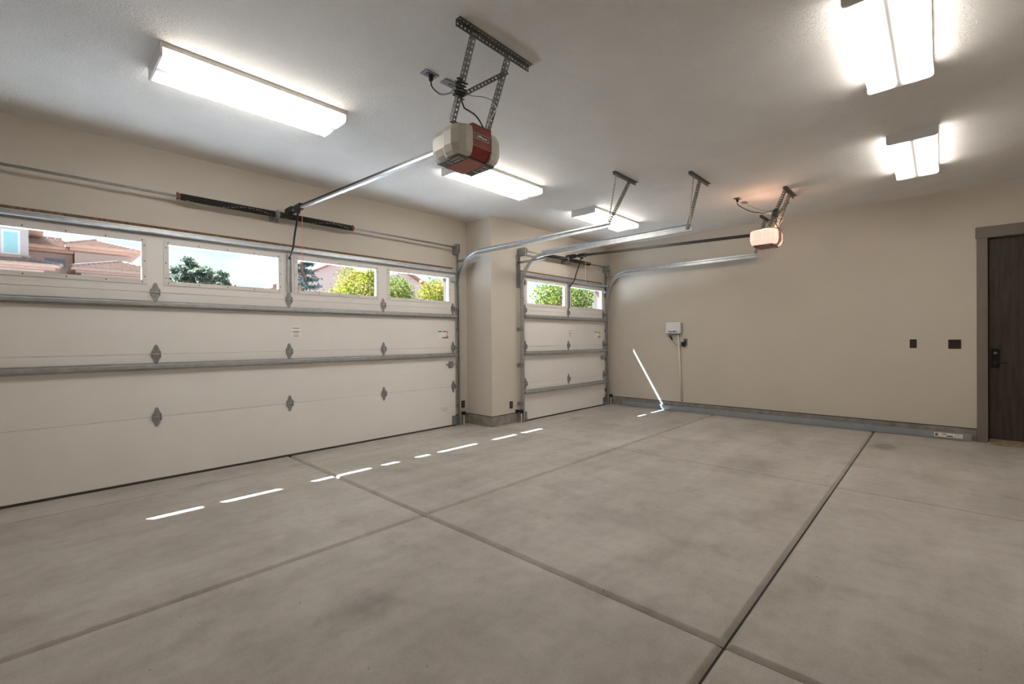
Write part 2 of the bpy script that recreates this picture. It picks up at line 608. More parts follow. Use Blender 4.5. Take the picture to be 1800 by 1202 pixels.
    def build(self, name, material, parent=None, smooth=False, origin=None):
        org = origin if origin is not None else V(0, 0, 0)
        if parent is not None:
            org = root_of(parent)
        o = bpy.data.objects.new(name, self.mesh(name, material, org, smooth))
        COL.objects.link(o)
        if parent is not None:
            o.parent = parent
        elif origin is not None:
            o.location = origin
        return o


def root_of(o):
    while o.parent is not None:
        o = o.parent
    return Vector(o.location)


def tag(o, label=None, cat=None, group=None, kind=None):
    if label:
        o['label'] = label
    if cat:
        o['category'] = cat
    if group:
        o['group'] = group
    if kind:
        o['kind'] = kind
    return o


def thing(name, loc, label, cat, group=None, kind=None):
    e = bpy.data.objects.new(name, None)
    e.empty_display_size = 0.1
    COL.objects.link(e)
    e.location = loc
    return tag(e, label, cat, group, kind)


def copy_tree(o, parent=None, loc=None):
    c = o.copy()
    COL.objects.link(c)
    if parent is not None:
        c.parent = parent
    if loc is not None:
        c.location = loc
    for ch in [x for x in ALLCH.get(o.name, [])]:
        copy_tree(ch, c)
    return c


ALLCH = {}


def index_children():
    ALLCH.clear()
    for o in bpy.data.objects:
        if o.parent:
            ALLCH.setdefault(o.parent.name, []).append(o)


def smooth_path(pts, n=6):
    pts = [Vector(p) for p in pts]
    out = []
    for i in range(len(pts) - 1):
        p0 = pts[max(i - 1, 0)]
        p1 = pts[i]
        p2 = pts[i + 1]
        p3 = pts[min(i + 2, len(pts) - 1)]
        for k in range(n):
            t = k / n
            out.append(0.5 * ((2 * p1) + (p2 - p0) * t + (2 * p0 - 5 * p1 + 4 * p2 - p3) * t * t + (3 * p1 - p0 - 3 * p2 + p3) * t ** 3))
    out.append(pts[-1])
    return out


def text_part(name, body, size, material, parent, loc, xdir, ydir, extrude=0.0008, align='CENTER', sx=1.0, bold=0.0):
    cu = bpy.data.curves.new(name, 'FONT')
    cu.body = body
    cu.size = size
    cu.extrude = extrude
    cu.offset = bold
    cu.align_x = align
    cu.align_y = 'CENTER'
    tmp = bpy.data.objects.new(name + '_tmp', cu)
    COL.objects.link(tmp)
    bpy.context.view_layer.update()
    me = bpy.data.meshes.new_from_object(tmp.evaluated_get(bpy.context.evaluated_depsgraph_get()))
    bpy.data.objects.remove(tmp)
    bpy.data.curves.remove(cu)
    xd, yd = Vector(xdir).normalized(), Vector(ydir).normalized()
    zd = xd.cross(yd)
    org = root_of(parent)
    for v in me.vertices:
        c = v.co.copy()
        v.co = Vector(loc) - org + xd * c.x * sx + yd * c.y + zd * c.z
    me.materials.clear()
    me.materials.append(MATS[material])
    me.name = name
    o = bpy.data.objects.new(name, me)
    COL.objects.link(o)
    o.parent = parent
    return o


# ------------------------------------------------------------------ room dimensions (metres)
H = 3.26
XL, XR = -0.82, 8.30
YB = -1.75
Y1, Y2 = 5.62, 5.04          # inner faces of the two front walls
XP = 4.88                    # side face of the return between them
CURB = 0.155
D1 = (-0.42, 4.60)           # wide garage door
D2 = (5.56, 8.06)            # narrow garage door
DTOP = 2.465

# ------------------------------------------------------------------ floor
floor = MB().box(XL, XR, YB, Y2 + 0.18, -0.12, -0.021).box(XL, XP + 0.5, Y2, Y1 + 0.35, -0.12, -0.0215).build('floor', 'joint')
tag(floor, 'grey brown concrete garage floor with tooled joints', 'floor', kind='structure')


def slab(x0, x1, y0, y1, gx0, gx1, gy0, gy1):
    # g*: half joint width on each side (wide tooled joints have rounded shoulders)
    m = MB()
    ax0, ax1, ay0, ay1 = x0 + gx0 * 0.35, x1 - gx1 * 0.35, y0 + gy0 * 0.35, y1 - gy1 * 0.35
    rings = []
    for k, z in ((1.0, -0.020), (0.55, -0.009), (0.2, -0.002), (0.0, 0.0)):
        rings.append([(ax0 + gx0 * (1 - k) * 1.6, ay0 + gy0 * (1 - k) * 1.6, z), (ax1 - gx1 * (1 - k) * 1.6, ay0 + gy0 * (1 - k) * 1.6, z),
                      (ax1 - gx1 * (1 - k) * 1.6, ay1 - gy1 * (1 - k) * 1.6, z), (ax0 + gx0 * (1 - k) * 1.6, ay1 - gy1 * (1 - k) * 1.6, z)])
    vs = [p for r in rings for p in r]
    fs = [(12, 13, 14, 15), (3, 2, 1, 0)]
    for r in range(3):
        for i in range(4):
            j = (i + 1) % 4
            fs.append((r * 4 + i, r * 4 + j, r * 4 + 4 + j, r * 4 + 4 + i))
    m.add(vs, fs)
    return m.build('slab', 'floor', floor)


T, S, N = 0.015, 0.0042, 0.0005
for yi, (ya, yb, ga, gb) in enumerate(((YB, 0.698, N, T), (0.698, 2.915, T, T), (2.915, 5.10, T, S), (5.10, Y1 + 0.35, S, N))):
    for (xa, xb, gxa, gxb) in ((XL, 2.084, N, T), (2.084, 4.945, T, S), (4.945, XR, S, N)):
        y_hi, g_hi = yb, gb
        if xa > 4 and yb > Y2:
            if ya >= Y2:
                continue
            y_hi, g_hi = Y2 + 0.18, N
        slab(xa, xb, ya, y_hi, gxa, gxb, ga, g_hi)

MB().box(2.05, 2.118, 5.585, 5.63, -0.0208, -0.0005).build('leak_plug', 'joint', floor)  # added plug, keeps daylight from leaking along the joint under the door

# ------------------------------------------------------------------ shell
tag(MB().box(XL - 0.2, 5.545, YB - 0.2, 5.79, H, H + 0.22).box(5.545, XR + 0.2, YB - 0.2, 5.22, H, H + 0.22).build('ceiling', 'ceiling'),
    'textured off white drywall ceiling', 'ceiling', kind='structure')
WT1, WT2 = 5.79, 5.22
O1 = (-0.36, 4.54)
O2 = (5.62, 8.00)
OT = 2.445
# front wall with the wide opening (drywall face and stucco face in one solid)
w = MB()
w.box(XL - 0.2, O1[0] - 0.055, Y1, WT1, 0.165, H + 0.2).box(O1[1] + 0.055, XP + 0.005, Y1, WT1, 0.165, H + 0.2)
w.box(O1[0] - 0.055, O1[1] + 0.055, Y1, WT1, 2.50, H + 0.2)
w.box(XL - 0.2, O1[0] - 0.055, Y1 + 0.02, WT1, -0.1, 0.165).box(O1[1] + 0.055, XP + 0.3, Y1 + 0.02, WT1, -0.1, 0.165)
tag(w.build('wall_front', 'wall'), 'beige drywall around the wide garage door', 'wall', kind='structure')
w = MB()
w.box(XP, O2[0] - 0.075, Y2, WT1, 0.165, H + 0.2)
w.box(XP + 0.02, O2[0] - 0.075, Y2 + 0.02, WT1, -0.1, 0.165)
tag(w.build('wall_pier', 'wall'), 'beige drywall pier between the two garage doors', 'wall', kind='structure')
w = MB()
w.box(O2[0] - 0.075, O2[1] + 0.06, Y2, WT2, 2.50, H + 0.2)
w.box(O2[1] + 0.06, XR + 0.2, Y2, WT2, 0.165, H + 0.2).box(O2[1] + 0.06, XR + 0.2, Y2 + 0.02, WT2, -0.1, 0.165)
tag(w.build('wall_front_right', 'wall'), 'beige drywall around the single garage door', 'wall', kind='structure')
# right wall with the house door opening
DY0, DY1, DZ = -1.345, -0.435, 2.59
w = MB()
w.box(XR, XR + 0.2, DY1, Y2 + 0.001, 0.165, H + 0.2).box(XR + 0.02, XR + 0.2, DY1, Y2, -0.1, 0.165)
w.box(XR, XR + 0.2, DY0, DY1, DZ, H + 0.2)
w.box(XR, XR + 0.2, YB - 0.2, DY0, -0.1, H + 0.2)
tag(w.build('wall_right', 'wall'), 'long beige drywall side wall on the right', 'wall', kind='structure')
tag(MB().box(XL - 0.2, XR + 0.2, YB - 0.2, YB, -0.1, H + 0.2).build('wall_back', 'wall'), 'beige drywall wall at the back of the garage', 'wall', kind='structure')
tag(MB().box(XL - 0.2, XL, YB - 0.2, Y1 + 0.2, -0.1, H + 0.2).build('wall_left', 'wall'), 'beige drywall side wall on the left', 'wall', kind='structure')
# concrete stem wall showing below the drywall, with a black strip coloured as the dark gap between
def stem(name, label, boxes):
    t = thing(name, (boxes[0][0], boxes[0][2], 0), label, 'curb', kind='structure')
    m, k = MB(), MB()
    for (xa, xb, ya, yb) in boxes:
        m.box(xa, xb, ya, yb, -0.02, CURB - 0.002)
        k.box(xa, xb, ya, yb, CURB - 0.002, 0.165)
    m.build('stem_wall', 'curb', t)
    k.build('dark_gap_strip', 'seal', t)


stem('baseboard_front', 'bare concrete stem wall strip beside the wide garage door', [(O1[1] + 0.10, XP + 0.001, Y1 - 0.0015, Y1 + 0.019)])
stem('baseboard_pier', 'bare concrete stem wall at the foot of the pier', [(XP - 0.0015, XP + 0.019, Y2 - 0.0015, Y1 - 0.002), (XP + 0.0195, O2[0] - 0.12, Y2 - 0.0015, Y2 + 0.019)])
stem('baseboard_right', 'bare concrete stem wall along the right wall', [(XR - 0.0015, XR + 0.019, DY1 + 0.10, Y2)])
stem('baseboard_corner', 'bare concrete stem wall between single garage door and right wall', [(O2[1] + 0.10, XR - 0.002, Y2 - 0.0015, Y2 + 0.019)])
# raw wood around the openings, brown outer jambs
j = thing('trim_1', (2.09, Y1, 0), 'raw wood jamb edging the wide garage door opening', 'trim', kind='structure')
MB().box(O1[0] - 0.055, O1[1] + 0.055, Y1 + 0.004, Y1 + 0.09, OT, 2.50).build('header_board', 'jamb_wood', j)
for xa, xb in ((O1[0] - 0.055, O1[0]), (O1[1], O1[1] + 0.055)):
    MB().box(xa, xb, Y1 + 0.004, Y1 + 0.09, 0, OT).build('jamb_board', 'jamb_wood', j)
MB().box(O1[0] - 0.055, O1[1] + 0.055, Y1 + 0.0905, WT1, OT, 2.50).build('outer_header', 'jamb_brown', j)
for xa, xb in ((O1[0] - 0.055, O1[0]), (O1[1], O1[1] + 0.055)):
    MB().box(xa, xb, Y1 + 0.0905, WT1, 0, OT).build('outer_jamb', 'jamb_brown', j)
j = thing('trim_2', (6.81, Y2, 0), 'raw wood jamb edging the single garage door opening', 'trim', kind='structure')
MB().box(O2[0] - 0.075, O2[1] + 0.06, Y2 + 0.004, Y2 + 0.09, OT, 2.50).build('header_board', 'jamb_wood', j)
for xa, xb in ((O2[0] - 0.075, O2[0]), (O2[1], O2[1] + 0.06)):
    MB().box(xa, xb, Y2 + 0.004, Y2 + 0.09, 0, OT).build('jamb_board', 'jamb_wood', j)
MB().box(O2[0] - 0.075, O2[1] + 0.06, Y2 + 0.0905, WT2, OT, 2.50).build('outer_header', 'jamb_brown', j)
for xa, xb in ((O2[0] - 0.075, O2[0]), (O2[1], O2[1] + 0.06)):
    MB().box(xa, xb, Y2 + 0.0905, WT2, 0, OT).build('outer_jamb', 'jamb_brown', j)
# outside: eaves with exposed rafter tails above the doors
ev = thing('trim_3', (2.1, 5.8, 3.3), 'roof eave with rafter tails outside above the wide garage door', 'eave', kind='structure')
MB().box(-1.4, 5.75, WT1, 6.42, 3.482, 3.64).build('eave_board', 'stucco_ext', ev)
for xr in (-1.115, -0.36, 0.395, 1.15, 1.905, 2.66, 3.415, 4.17, 4.925):
    MB().box(xr - 0.065, xr + 0.065, WT1, 6.40, 3.345, 3.482).build('rafter', 'jamb_brown', ev)
ev = thing('trim_4', (6.8, 5.3, 3.3), 'roof eave outside above the single garage door', 'eave', kind='structure')
MB().box(5.76, 9.2, WT2, 5.84, 3.453, 3.64).build('eave_board', 'stucco_ext', ev)


# ------------------------------------------------------------------ house door
door = thing('door_1', (XR + 0.05, -0.89, 0), 'dark brown wooden entry door with black keypad lock', 'door', kind='structure')
MB().box(XR + 0.05, XR + 0.095, DY0 + 0.012, DY1 - 0.014, 0.065, DZ - 0.012).build('door_slab', 'door_wood', door)
MB().box(XR + 0.03, XR + 0.16, DY0 + 0.005, DY1 - 0.005, 0.0, 0.045).build('threshold', 'threshold', door)
MB().box(XR - 0.16, XR + 0.03, DY0 + 0.02, DY1 - 0.012, 0.0, 0.016).build('sill_plate', 'threshold', door)
MB().box(XR + 0.048, XR + 0.1, DY0 + 0.012, DY1 - 0.014, 0.046, 0.064).build('door_sweep', 'seal', door)
for ya, yb, nm in ((DY1, DY1 + 0.098, 'casing'), (DY0 - 0.098, DY0, 'casing')):
    MB().rbox(XR - 0.022, XR + 0.02, ya, yb, 0.0, DZ, 0.003).build(nm, 'casing', door)
MB().rbox(XR - 0.026, XR + 0.02, DY0 - 0.11, DY1 + 0.108, DZ, 2.728, 0.003).build('head_casing', 'casing', door)
for ya, yb in ((DY1 - 0.008, DY1), (DY0, DY0 + 0.008)):
    MB().box(XR + 0.02, XR + 0.19, ya, yb, 0.0, DZ).build('door_jamb', 'lock_black', door)
MB().box(XR + 0.1, XR + 0.19, DY0, DY1, 0.0, DZ).build('weather_stop', 'seal', door)
lk = MB().rbox(XR + 0.022, XR + 0.05, -0.535, -0.468, 0.955, 1.185, 0.006).build('keypad_lock', 'lock_black', door)
MB().lathe((XR + 0.022, -0.50, 1.135), 'x', [(-0.008, 0.016), (0, 0.016)], 16).build('lock_cylinder', 'plate_grey', lk)
MB().lathe((XR + 0.022, -0.497, 1.01), 'x', [(-0.045, 0.011), (0, 0.014)], 12).build('lever_hub', 'lock_black', lk)
MB().tube(smooth_path([(XR - 0.02, -0.497, 1.01), (XR - 0.022, -0.54, 1.012), (XR - 0.02, -0.58, 1.018), (XR - 0.018, -0.615, 1.008)]), [0.008] * 12 + [0.008, 0.007, 0.006, 0.006, 0.005, 0.005, 0.004], 8).build('lever', 'lock_black', lk, True)
MB().lathe((XR - 0.024, -0.497, 1.01), 'x', [(-0.002, 0.006), (0.001, 0.008)], 12).build('lever_cap', 'chrome', lk)


# ------------------------------------------------------------------ garage doors
def hinge_mesh():
    m = MB()
    # y = 0 is the door face, the room is at -y
    for s in (1, -1):
        z0 = 0.006 * s
        poly = [(-0.034, z0), (0.034, z0), (0.034, z0 + 0.018 * s), (0.012, z0 + 0.082 * s), (0, z0 + 0.09 * s), (-0.012, z0 + 0.082 * s), (-0.034, z0 + 0.018 * s)]
        if s < 0:
            poly = poly[::-1]
        m.prism(poly, 'y', -0.004, 0.0)
        # raised spine and side ears
        zz = sorted((z0, z0 + 0.052 * s))
        m.prism([(-0.012, zz[0]), (0.012, zz[0]), (0.010, zz[1]), (-0.010, zz[1])], 'y', -0.009, -0.004)
        for e in (-1, 1):
            z2 = sorted((z0, z0 + 0.026 * s))
            m.box(e * 0.031, e * 0.036, -0.020, 0.0, z2[0], z2[1])
        m.lathe((0, -0.004, z0 + 0.074 * s), 'y', [(-0.005, 0.006), (0, 0.006)], 8)
        m.lathe((0, -0.009, z0 + 0.030 * s), 'y', [(-0.004, 0.006), (0, 0.006)], 8)
    m.lathe((0, -0.012, 0), 'x', [(-0.038, 0.0065), (0.038, 0.0065)], 10)
    return m.mesh('hinge', 'galv_dull')


HINGE = hinge_mesh()
END = MB().tube([(0, -0.012, 0), (0.055, -0.012, 0)], 0.006, 8)
END.lathe((0.052, -0.035, 0), 'x', [(-0.004, 0.020), (0.012, 0.020)], 14)
ROLLER_R = END.mesh('roller', 'galv_dull')
END = MB().tube([(0, -0.012, 0), (-0.055, -0.012, 0)], 0.006, 8)
END.lathe((-0.052, -0.035, 0), 'x', [(-0.012, 0.020), (0.004, 0.020)], 14)
ROLLER_L = END.mesh('roller', 'galv_dull')


def strut_poly(y, z):
    # thin hat section standing off the door face into the room
    return [(y, z + 0.036), (y - 0.003, z + 0.036), (y - 0.003, z + 0.021), (y - 0.056, z + 0.017), (y - 0.060, z + 0.013), (y - 0.060, z - 0.013),
            (y - 0.056, z - 0.017), (y - 0.003, z - 0.021), (y - 0.003, z - 0.036), (y, z - 0.036)]


def garage_door(x0, x1, yf, wins, hinges, struts, label, sticker_x):
    xc = (x0 + x1) / 2
    g = thing('garage_door', (xc, yf, 0), label, 'garage door')
    seams = [0.022, 0.622, 1.235, 1.840, DTOP]
    yb = yf + 0.040
    # sections
    for i in range(3):
        MB().rbox(x0, x1, yf, yb, seams[i] + (0.0022 if i else 0), seams[i + 1] - 0.0022, 0.0025).box(x0, x1, yf + 0.008, yb - 0.006, seams[i + 1] - 0.010, seams[i + 1] + 0.0015).build('door_section', 'door_white', g)
    za, zb = 1.945, 2.330
    m = MB()
    t0, t1 = seams[3] + 0.0022, DTOP
    m.box(x0, x1, yf, yb, t0, za).box(x0, x1, yf, yb, zb, t1)
    edges = [x0] + [e for wv in wins for e in (wv[0] - 0.012, wv[1] + 0.012)] + [x1]
    for k in range(0, len(edges), 2):
        m.box(edges[k], edges[k + 1], yf, yb, za, zb)
    top = m.build('door_section', 'door_white', g)
    for (wa, wb) in wins:
        fr = MB()
        o_ = 0.040
        za2, zb2 = 1.957, 2.318
        for (a, b_, c, d) in ((wa - o_, wb + o_, za2 - o_, za2), (wa - o_, wb + o_, zb2, zb2 + o_), (wa - o_, wa, za2, zb2), (wb, wb + o_, za2, zb2)):
            fr.box(a, b_, yf - 0.008, yf + 0.0005, c, d)
        # inner return of the glazing frame
        for (a, b_, c, d) in ((wa - 0.011, wb + 0.011, za + 0.001, za2), (wa - 0.011, wb + 0.011, zb2, zb - 0.001), (wa - 0.011, wa, za2, zb2), (wb, wb + 0.011, za2, zb2)):
            fr.box(a, b_, yf + 0.0005, yb + 0.004, c, d)
        f = fr.build('window_frame', 'frame_white', top)
        sc = MB()
        for k in range(5):
            sx = wa - 0.004 + (wb - wa + 0.008) * k / 4
            for sz in (za2 - 0.020, zb2 + 0.020):
                sc.lathe((sx, yf - 0.008, sz), 'y', [(-0.002, 0.005), (0, 0.006)], 6)
        for k in range(3):
            sz = za2 + 0.03 + (zb2 - za2 - 0.06) * k / 2
            for sx in (wa - 0.022, wb + 0.022):
                sc.lathe((sx, yf - 0.008, sz), 'y', [(-0.002, 0.005), (0, 0.006)], 6)
        tag(sc.build('frame_screws', 'print_dark', top), kind='stuff')
        MB().box(wa - 0.008, wb + 0.008, yf + 0.020, yf + 0.024, za2 - 0.008, zb2 + 0.008).build('window_pane', 'glass', top)
    MB().prism([(yf + 0.004, 0.022), (yf - 0.004, 0.012), (yf, 0.0), (yb, 0.0), (yb, 0.022)], 'x', x0, x1).build('bottom_seal', 'seal', g)
    for z, u0, u1 in struts:
        MB().prism(strut_poly(yf, z), 'x', x0 + u0, x1 - u1).build('strut', 'galvanized', g)
    for z in seams[1:4]:
        for k, hx in enumerate(hinges):
            o = bpy.data.objects.new('hinge', HINGE)
            COL.objects.link(o)
            o.parent = g
            o.location = (hx - xc, 0, z)
            if k == 0 or k == len(hinges) - 1:
                r = bpy.data.objects.new('roller', ROLLER_R if k else ROLLER_L)
                COL.objects.link(r)
                r.parent = g
                r.location = (hx - xc, 0, z)
    for hx, s, me in ((hinges[0], -1, ROLLER_L), (hinges[-1], 1, ROLLER_R)):
        # top roller carrier and bottom corner bracket
        m = MB().rbox(hx - 0.04, hx + 0.035, yf - 0.016, yf, 2.262, 2.335, 0.004).box(hx - 0.02 + 0.01 * s, hx + 0.02 + 0.01 * s, yf - 0.05, yf - 0.016, 2.275, 2.32)
        m.tube([(hx, yf - 0.03, 2.297), (hx + s * 0.07, yf - 0.03, 2.297)], 0.006, 8)
        m.build('top_roller_bracket', 'galvanized', g)
        m = MB().box(hx - 0.04 if s < 0 else hx - 0.035, hx + 0.035 if s < 0 else hx + 0.04, yf - 0.004, yf, 0.024, 0.16)
        m.prism([(hx - 0.028, 0.024), (hx + 0.028, 0.024), (hx + 0.028, 0.05), (hx, 0.07), (hx - 0.028, 0.05)], 'y', yf - 0.03, yf - 0.004)
        m.tube([(hx, yf - 0.02, 0.06), (hx + s * 0.06, yf - 0.02, 0.06)], 0.006, 8)
        m.build('corner_bracket', 'galv_dull', g)
    for cx_ in (x0 - 0.012, x1 + 0.012):
        MB().tube([(cx_, yf - 0.038, 2.69), (cx_, yf - 0.038, 0.08)], 0.0018, 5).build('lift_cable', 'galv_dull', g)
    # slide latch near the right hand edge
    lx = x1 - 0.10
    la = MB().box(lx - 0.035, lx + 0.04, yf - 0.022, yf, 0.93, 1.02).build('slide_latch', 'galv_dull', g)
    MB().box(lx - 0.085, lx + 0.075, yf - 0.016, yf - 0.004, 0.962, 0.985).build('latch_bar', 'galv_dull', la)
    # bracket for the opener arm
    m = MB().box(xc - 0.022, xc + 0.022, yf - 0.004, yf, 1.90, 2.385).box(xc - 0.024, xc - 0.019, yf - 0.03, yf, 1.93, 2.37).box(xc + 0.019, xc + 0.024, yf - 0.03, yf, 1.93, 2.37)
    m.build('operator_bracket', 'galvanized', g)
    # stickers
    st = MB().box(sticker_x[0] - 0.05, sticker_x[0] + 0.05, yf - 0.0008, yf, 1.405, 1.53).build('spec_sticker', 'label_white', g)
    p = MB()
    for z, wd, h in ((1.508, 0.08, 0.006), (1.500, 0.05, 0.002), (1.466, 0.08, 0.009), (1.452, 0.06, 0.002), (1.444, 0.07, 0.002), (1.436, 0.05, 0.002), (1.426, 0.07, 0.002), (1.414, 0.07, 0.005)):
        p.box(sticker_x[0] - wd / 2, sticker_x[0] + wd / 2, yf - 0.0014, yf - 0.0008, z - h / 2, z + h / 2)
    tag(p.build('print', 'print_dark', st), kind='stuff')
    wx = sticker_x[1]
    st = MB().box(wx - 0.105, wx + 0.105, yf - 0.0008, yf, 1.375, 1.50).build('warning_sticker', 'label_white', g)
    MB().box(wx - 0.10, wx - 0.03, yf - 0.0014, yf - 0.0008, 1.478, 1.494).box(wx - 0.01, wx + 0.05, yf - 0.0014, yf - 0.0008, 1.478, 1.494).build('print', 'print_blue', st)['kind'] = 'stuff'
    MB().prism([(wx + 0.052, 1.398), (wx + 0.098, 1.398), (wx + 0.080, 1.444), (wx + 0.098, 1.494), (wx + 0.052, 1.494), (wx + 0.070, 1.444)], 'y', yf - 0.0014, yf - 0.0008).build('warning_symbol', 'print_orange', st)
    MB().box(wx - 0.02, wx + 0.098, yf - 0.0016, yf - 0.0010, 1.383, 1.398).build('print', 'print_dark', st)
    return g


GD1 = garage_door(D1[0], D1[1], 5.58, [(-0.302, 0.735), (0.945, 1.972), (2.190, 3.226), (3.436, 4.472)],
                  [-0.37, 0.837, 2.085, 3.330, 4.555], [(2.425, 0.01, 0.01), (1.722, 0.0, 0.0), (1.118, 0.0, 0.0)],
                  'wide white sectional garage door with four slim windows', (2.165, 4.365))
GD2 = garage_door(D2[0], D2[1], 5.00, [(5.66, 6.70), (6.90, 7.945)],
                  [5.61, 6.81, 8.01], [(2.425, 0.01, 0.01), (1.732, 0.0, 0.0), (1.118, 0.0, 0.0), (0.478, 0.0, 0.0)],
                  'narrow white sectional garage door with two windows beside the pier', (6.87, 7.80))
# small marking at the foot of the wide door
pk = MB()
for r in range(3):
    for c in range(6):
        if (r * 7 + c * 3) % 5:
            pk.box(4.30 + c * 0.024, 4.315 + c * 0.024, 5.5792, 5.58, 0.26 + r * 0.02, 0.266 + r * 0.02)
tag(pk.build('print_marks', 'galv_dull', GD1), kind='stuff')


# ------------------------------------------------------------------ tracks
def door_track(xw, side, yv, ytop_end, zh, yh_end, label, iron, straps):
    # xw: web of the channel, side = +1 when the web is on the right of the door
    t = thing('door_track', (xw, yv, 0), label, 'track', 'door tracks')
    R = 0.46
    path = [(yv, 0.02), (yv, 0.6), (yv, 1.2), (yv, 1.8), (yv, zh - R)]
    pr = [(-0.026, 0.0), (-0.026, -side * 0.030), (-0.022, -side * 0.030), (-0.022, -side * 0.004), (0.022, -side * 0.004), (0.022, -side * 0.030), (0.026, -side * 0.030), (0.026, 0.0)]
    MB().sweep_yz(xw, path, pr).build('vertical_track', 'galvanized', t)
    arc = [(yv - R + R * math.cos(a), zh - R + R * math.sin(a)) for a in [PI / 2 * k / 14 for k in range(15)]]
    MB().sweep_yz(xw, arc, pr).build('curved_track', 'galvanized', t, False)
    MB().sweep_yz(xw, [(yv - R, zh), ((yv - R + yh_end) / 2, zh), (yh_end, zh)], pr).build('horizontal_track', 'galvanized', t)
    # stiffening angle on top of the horizontal run
    MB().box(xw, xw + side * 0.003, yh_end, yv - R + 0.02, zh + 0.02, zh + 0.052).box(xw, xw + side * 0.032, yh_end, yv - R + 0.02, zh + 0.049, zh + 0.052).build('stiffener', 'galvanized', t)
    # jamb brackets
    yw = Y1 if yv > 5.2 else Y2
    for z in (0.30, 0.93, 1.52):
        MB().box(xw, xw + side * 0.004, yv - 0.02, yw, z - 0.03, z + 0.03).box(xw, xw + side * 0.045, yw - 0.004, yw, z - 0.03, z + 0.03).build('jamb_bracket', 'galv_dull', t)
    # flag angle that carries the curve
    m = MB().holed_strip((xw + side * 0.002, yw - 0.001, 2.20), (xw + side * 0.002, yw - 0.001, 2.74), (side, 0, 0), 0.05)
    m.box(xw, xw + side * 0.003, yv + 0.02, yw - 0.004, 2.20, 2.74)
    m.build('flag_angle', 'galv_dull', t)
    MB().box(xw, xw + side * 0.003, yv - R - 0.05, yw - 0.004, zh - 0.085, zh - 0.05).box(xw, xw + side * 0.028, yv - R - 0.05, yw - 0.004, zh - 0.088, zh - 0.085).build('flag_arm', 'galv_dull', t)
    # ceiling iron and hanger straps
    (ix0, ix1, iy) = iron
    MB().angle((ix0, iy, H - 0.001), (ix1, iy, H - 0.001), (0, -1, 0), (0, 0, -1)).build('ceiling_iron', 'angle_steel', t)
    for (sx, kind) in straps:
        p0 = V(sx, iy - 0.004, H - 0.012)
        p1 = V(xw + side * 0.006, yh_end + 0.035, zh - 0.01)
        m = MB()
        if kind == 'flat':
            m.holed_strip(p0, p1, (1, 0, 0), 0.028)
        else:
            m.angle(p0, p1, (1, 0, 0), (0, 1, 0), 0.030)
        m.build('hanger_strap', 'angle_steel' if kind != 'flat' else 'galv_dull', t)
    return t


door_track(4.665, 1, 5.545, 0, 2.675, 2.82, 'galvanized steel track hanging at the right side of the wide garage door', (4.57, 5.10, 2.71), [(4.62, 'flat'), (4.95, 'angle')])
door_track(5.495, -1, 4.965, 0, 2.680, 2.19, 'galvanized steel track beside the pier on the left of the single garage door', (5.18, 5.78, 2.09), [(5.30, 'flat'), (5.52, 'angle')])
door_track(8.125, 1, 4.965, 0, 2.680, 2.17, 'galvanized steel track close to the right wall', (7.80, 8.28, 2.04), [(7.98, 'flat'), (8.14, 'angle')])
door_track(-0.485, -1, 5.545, 0, 2.675, 2.82, 'galvanized steel track at the left side of the wide garage door', (-0.75, -0.22, 2.71), [(-0.60, 'flat'), (-0.40, 'angle')])


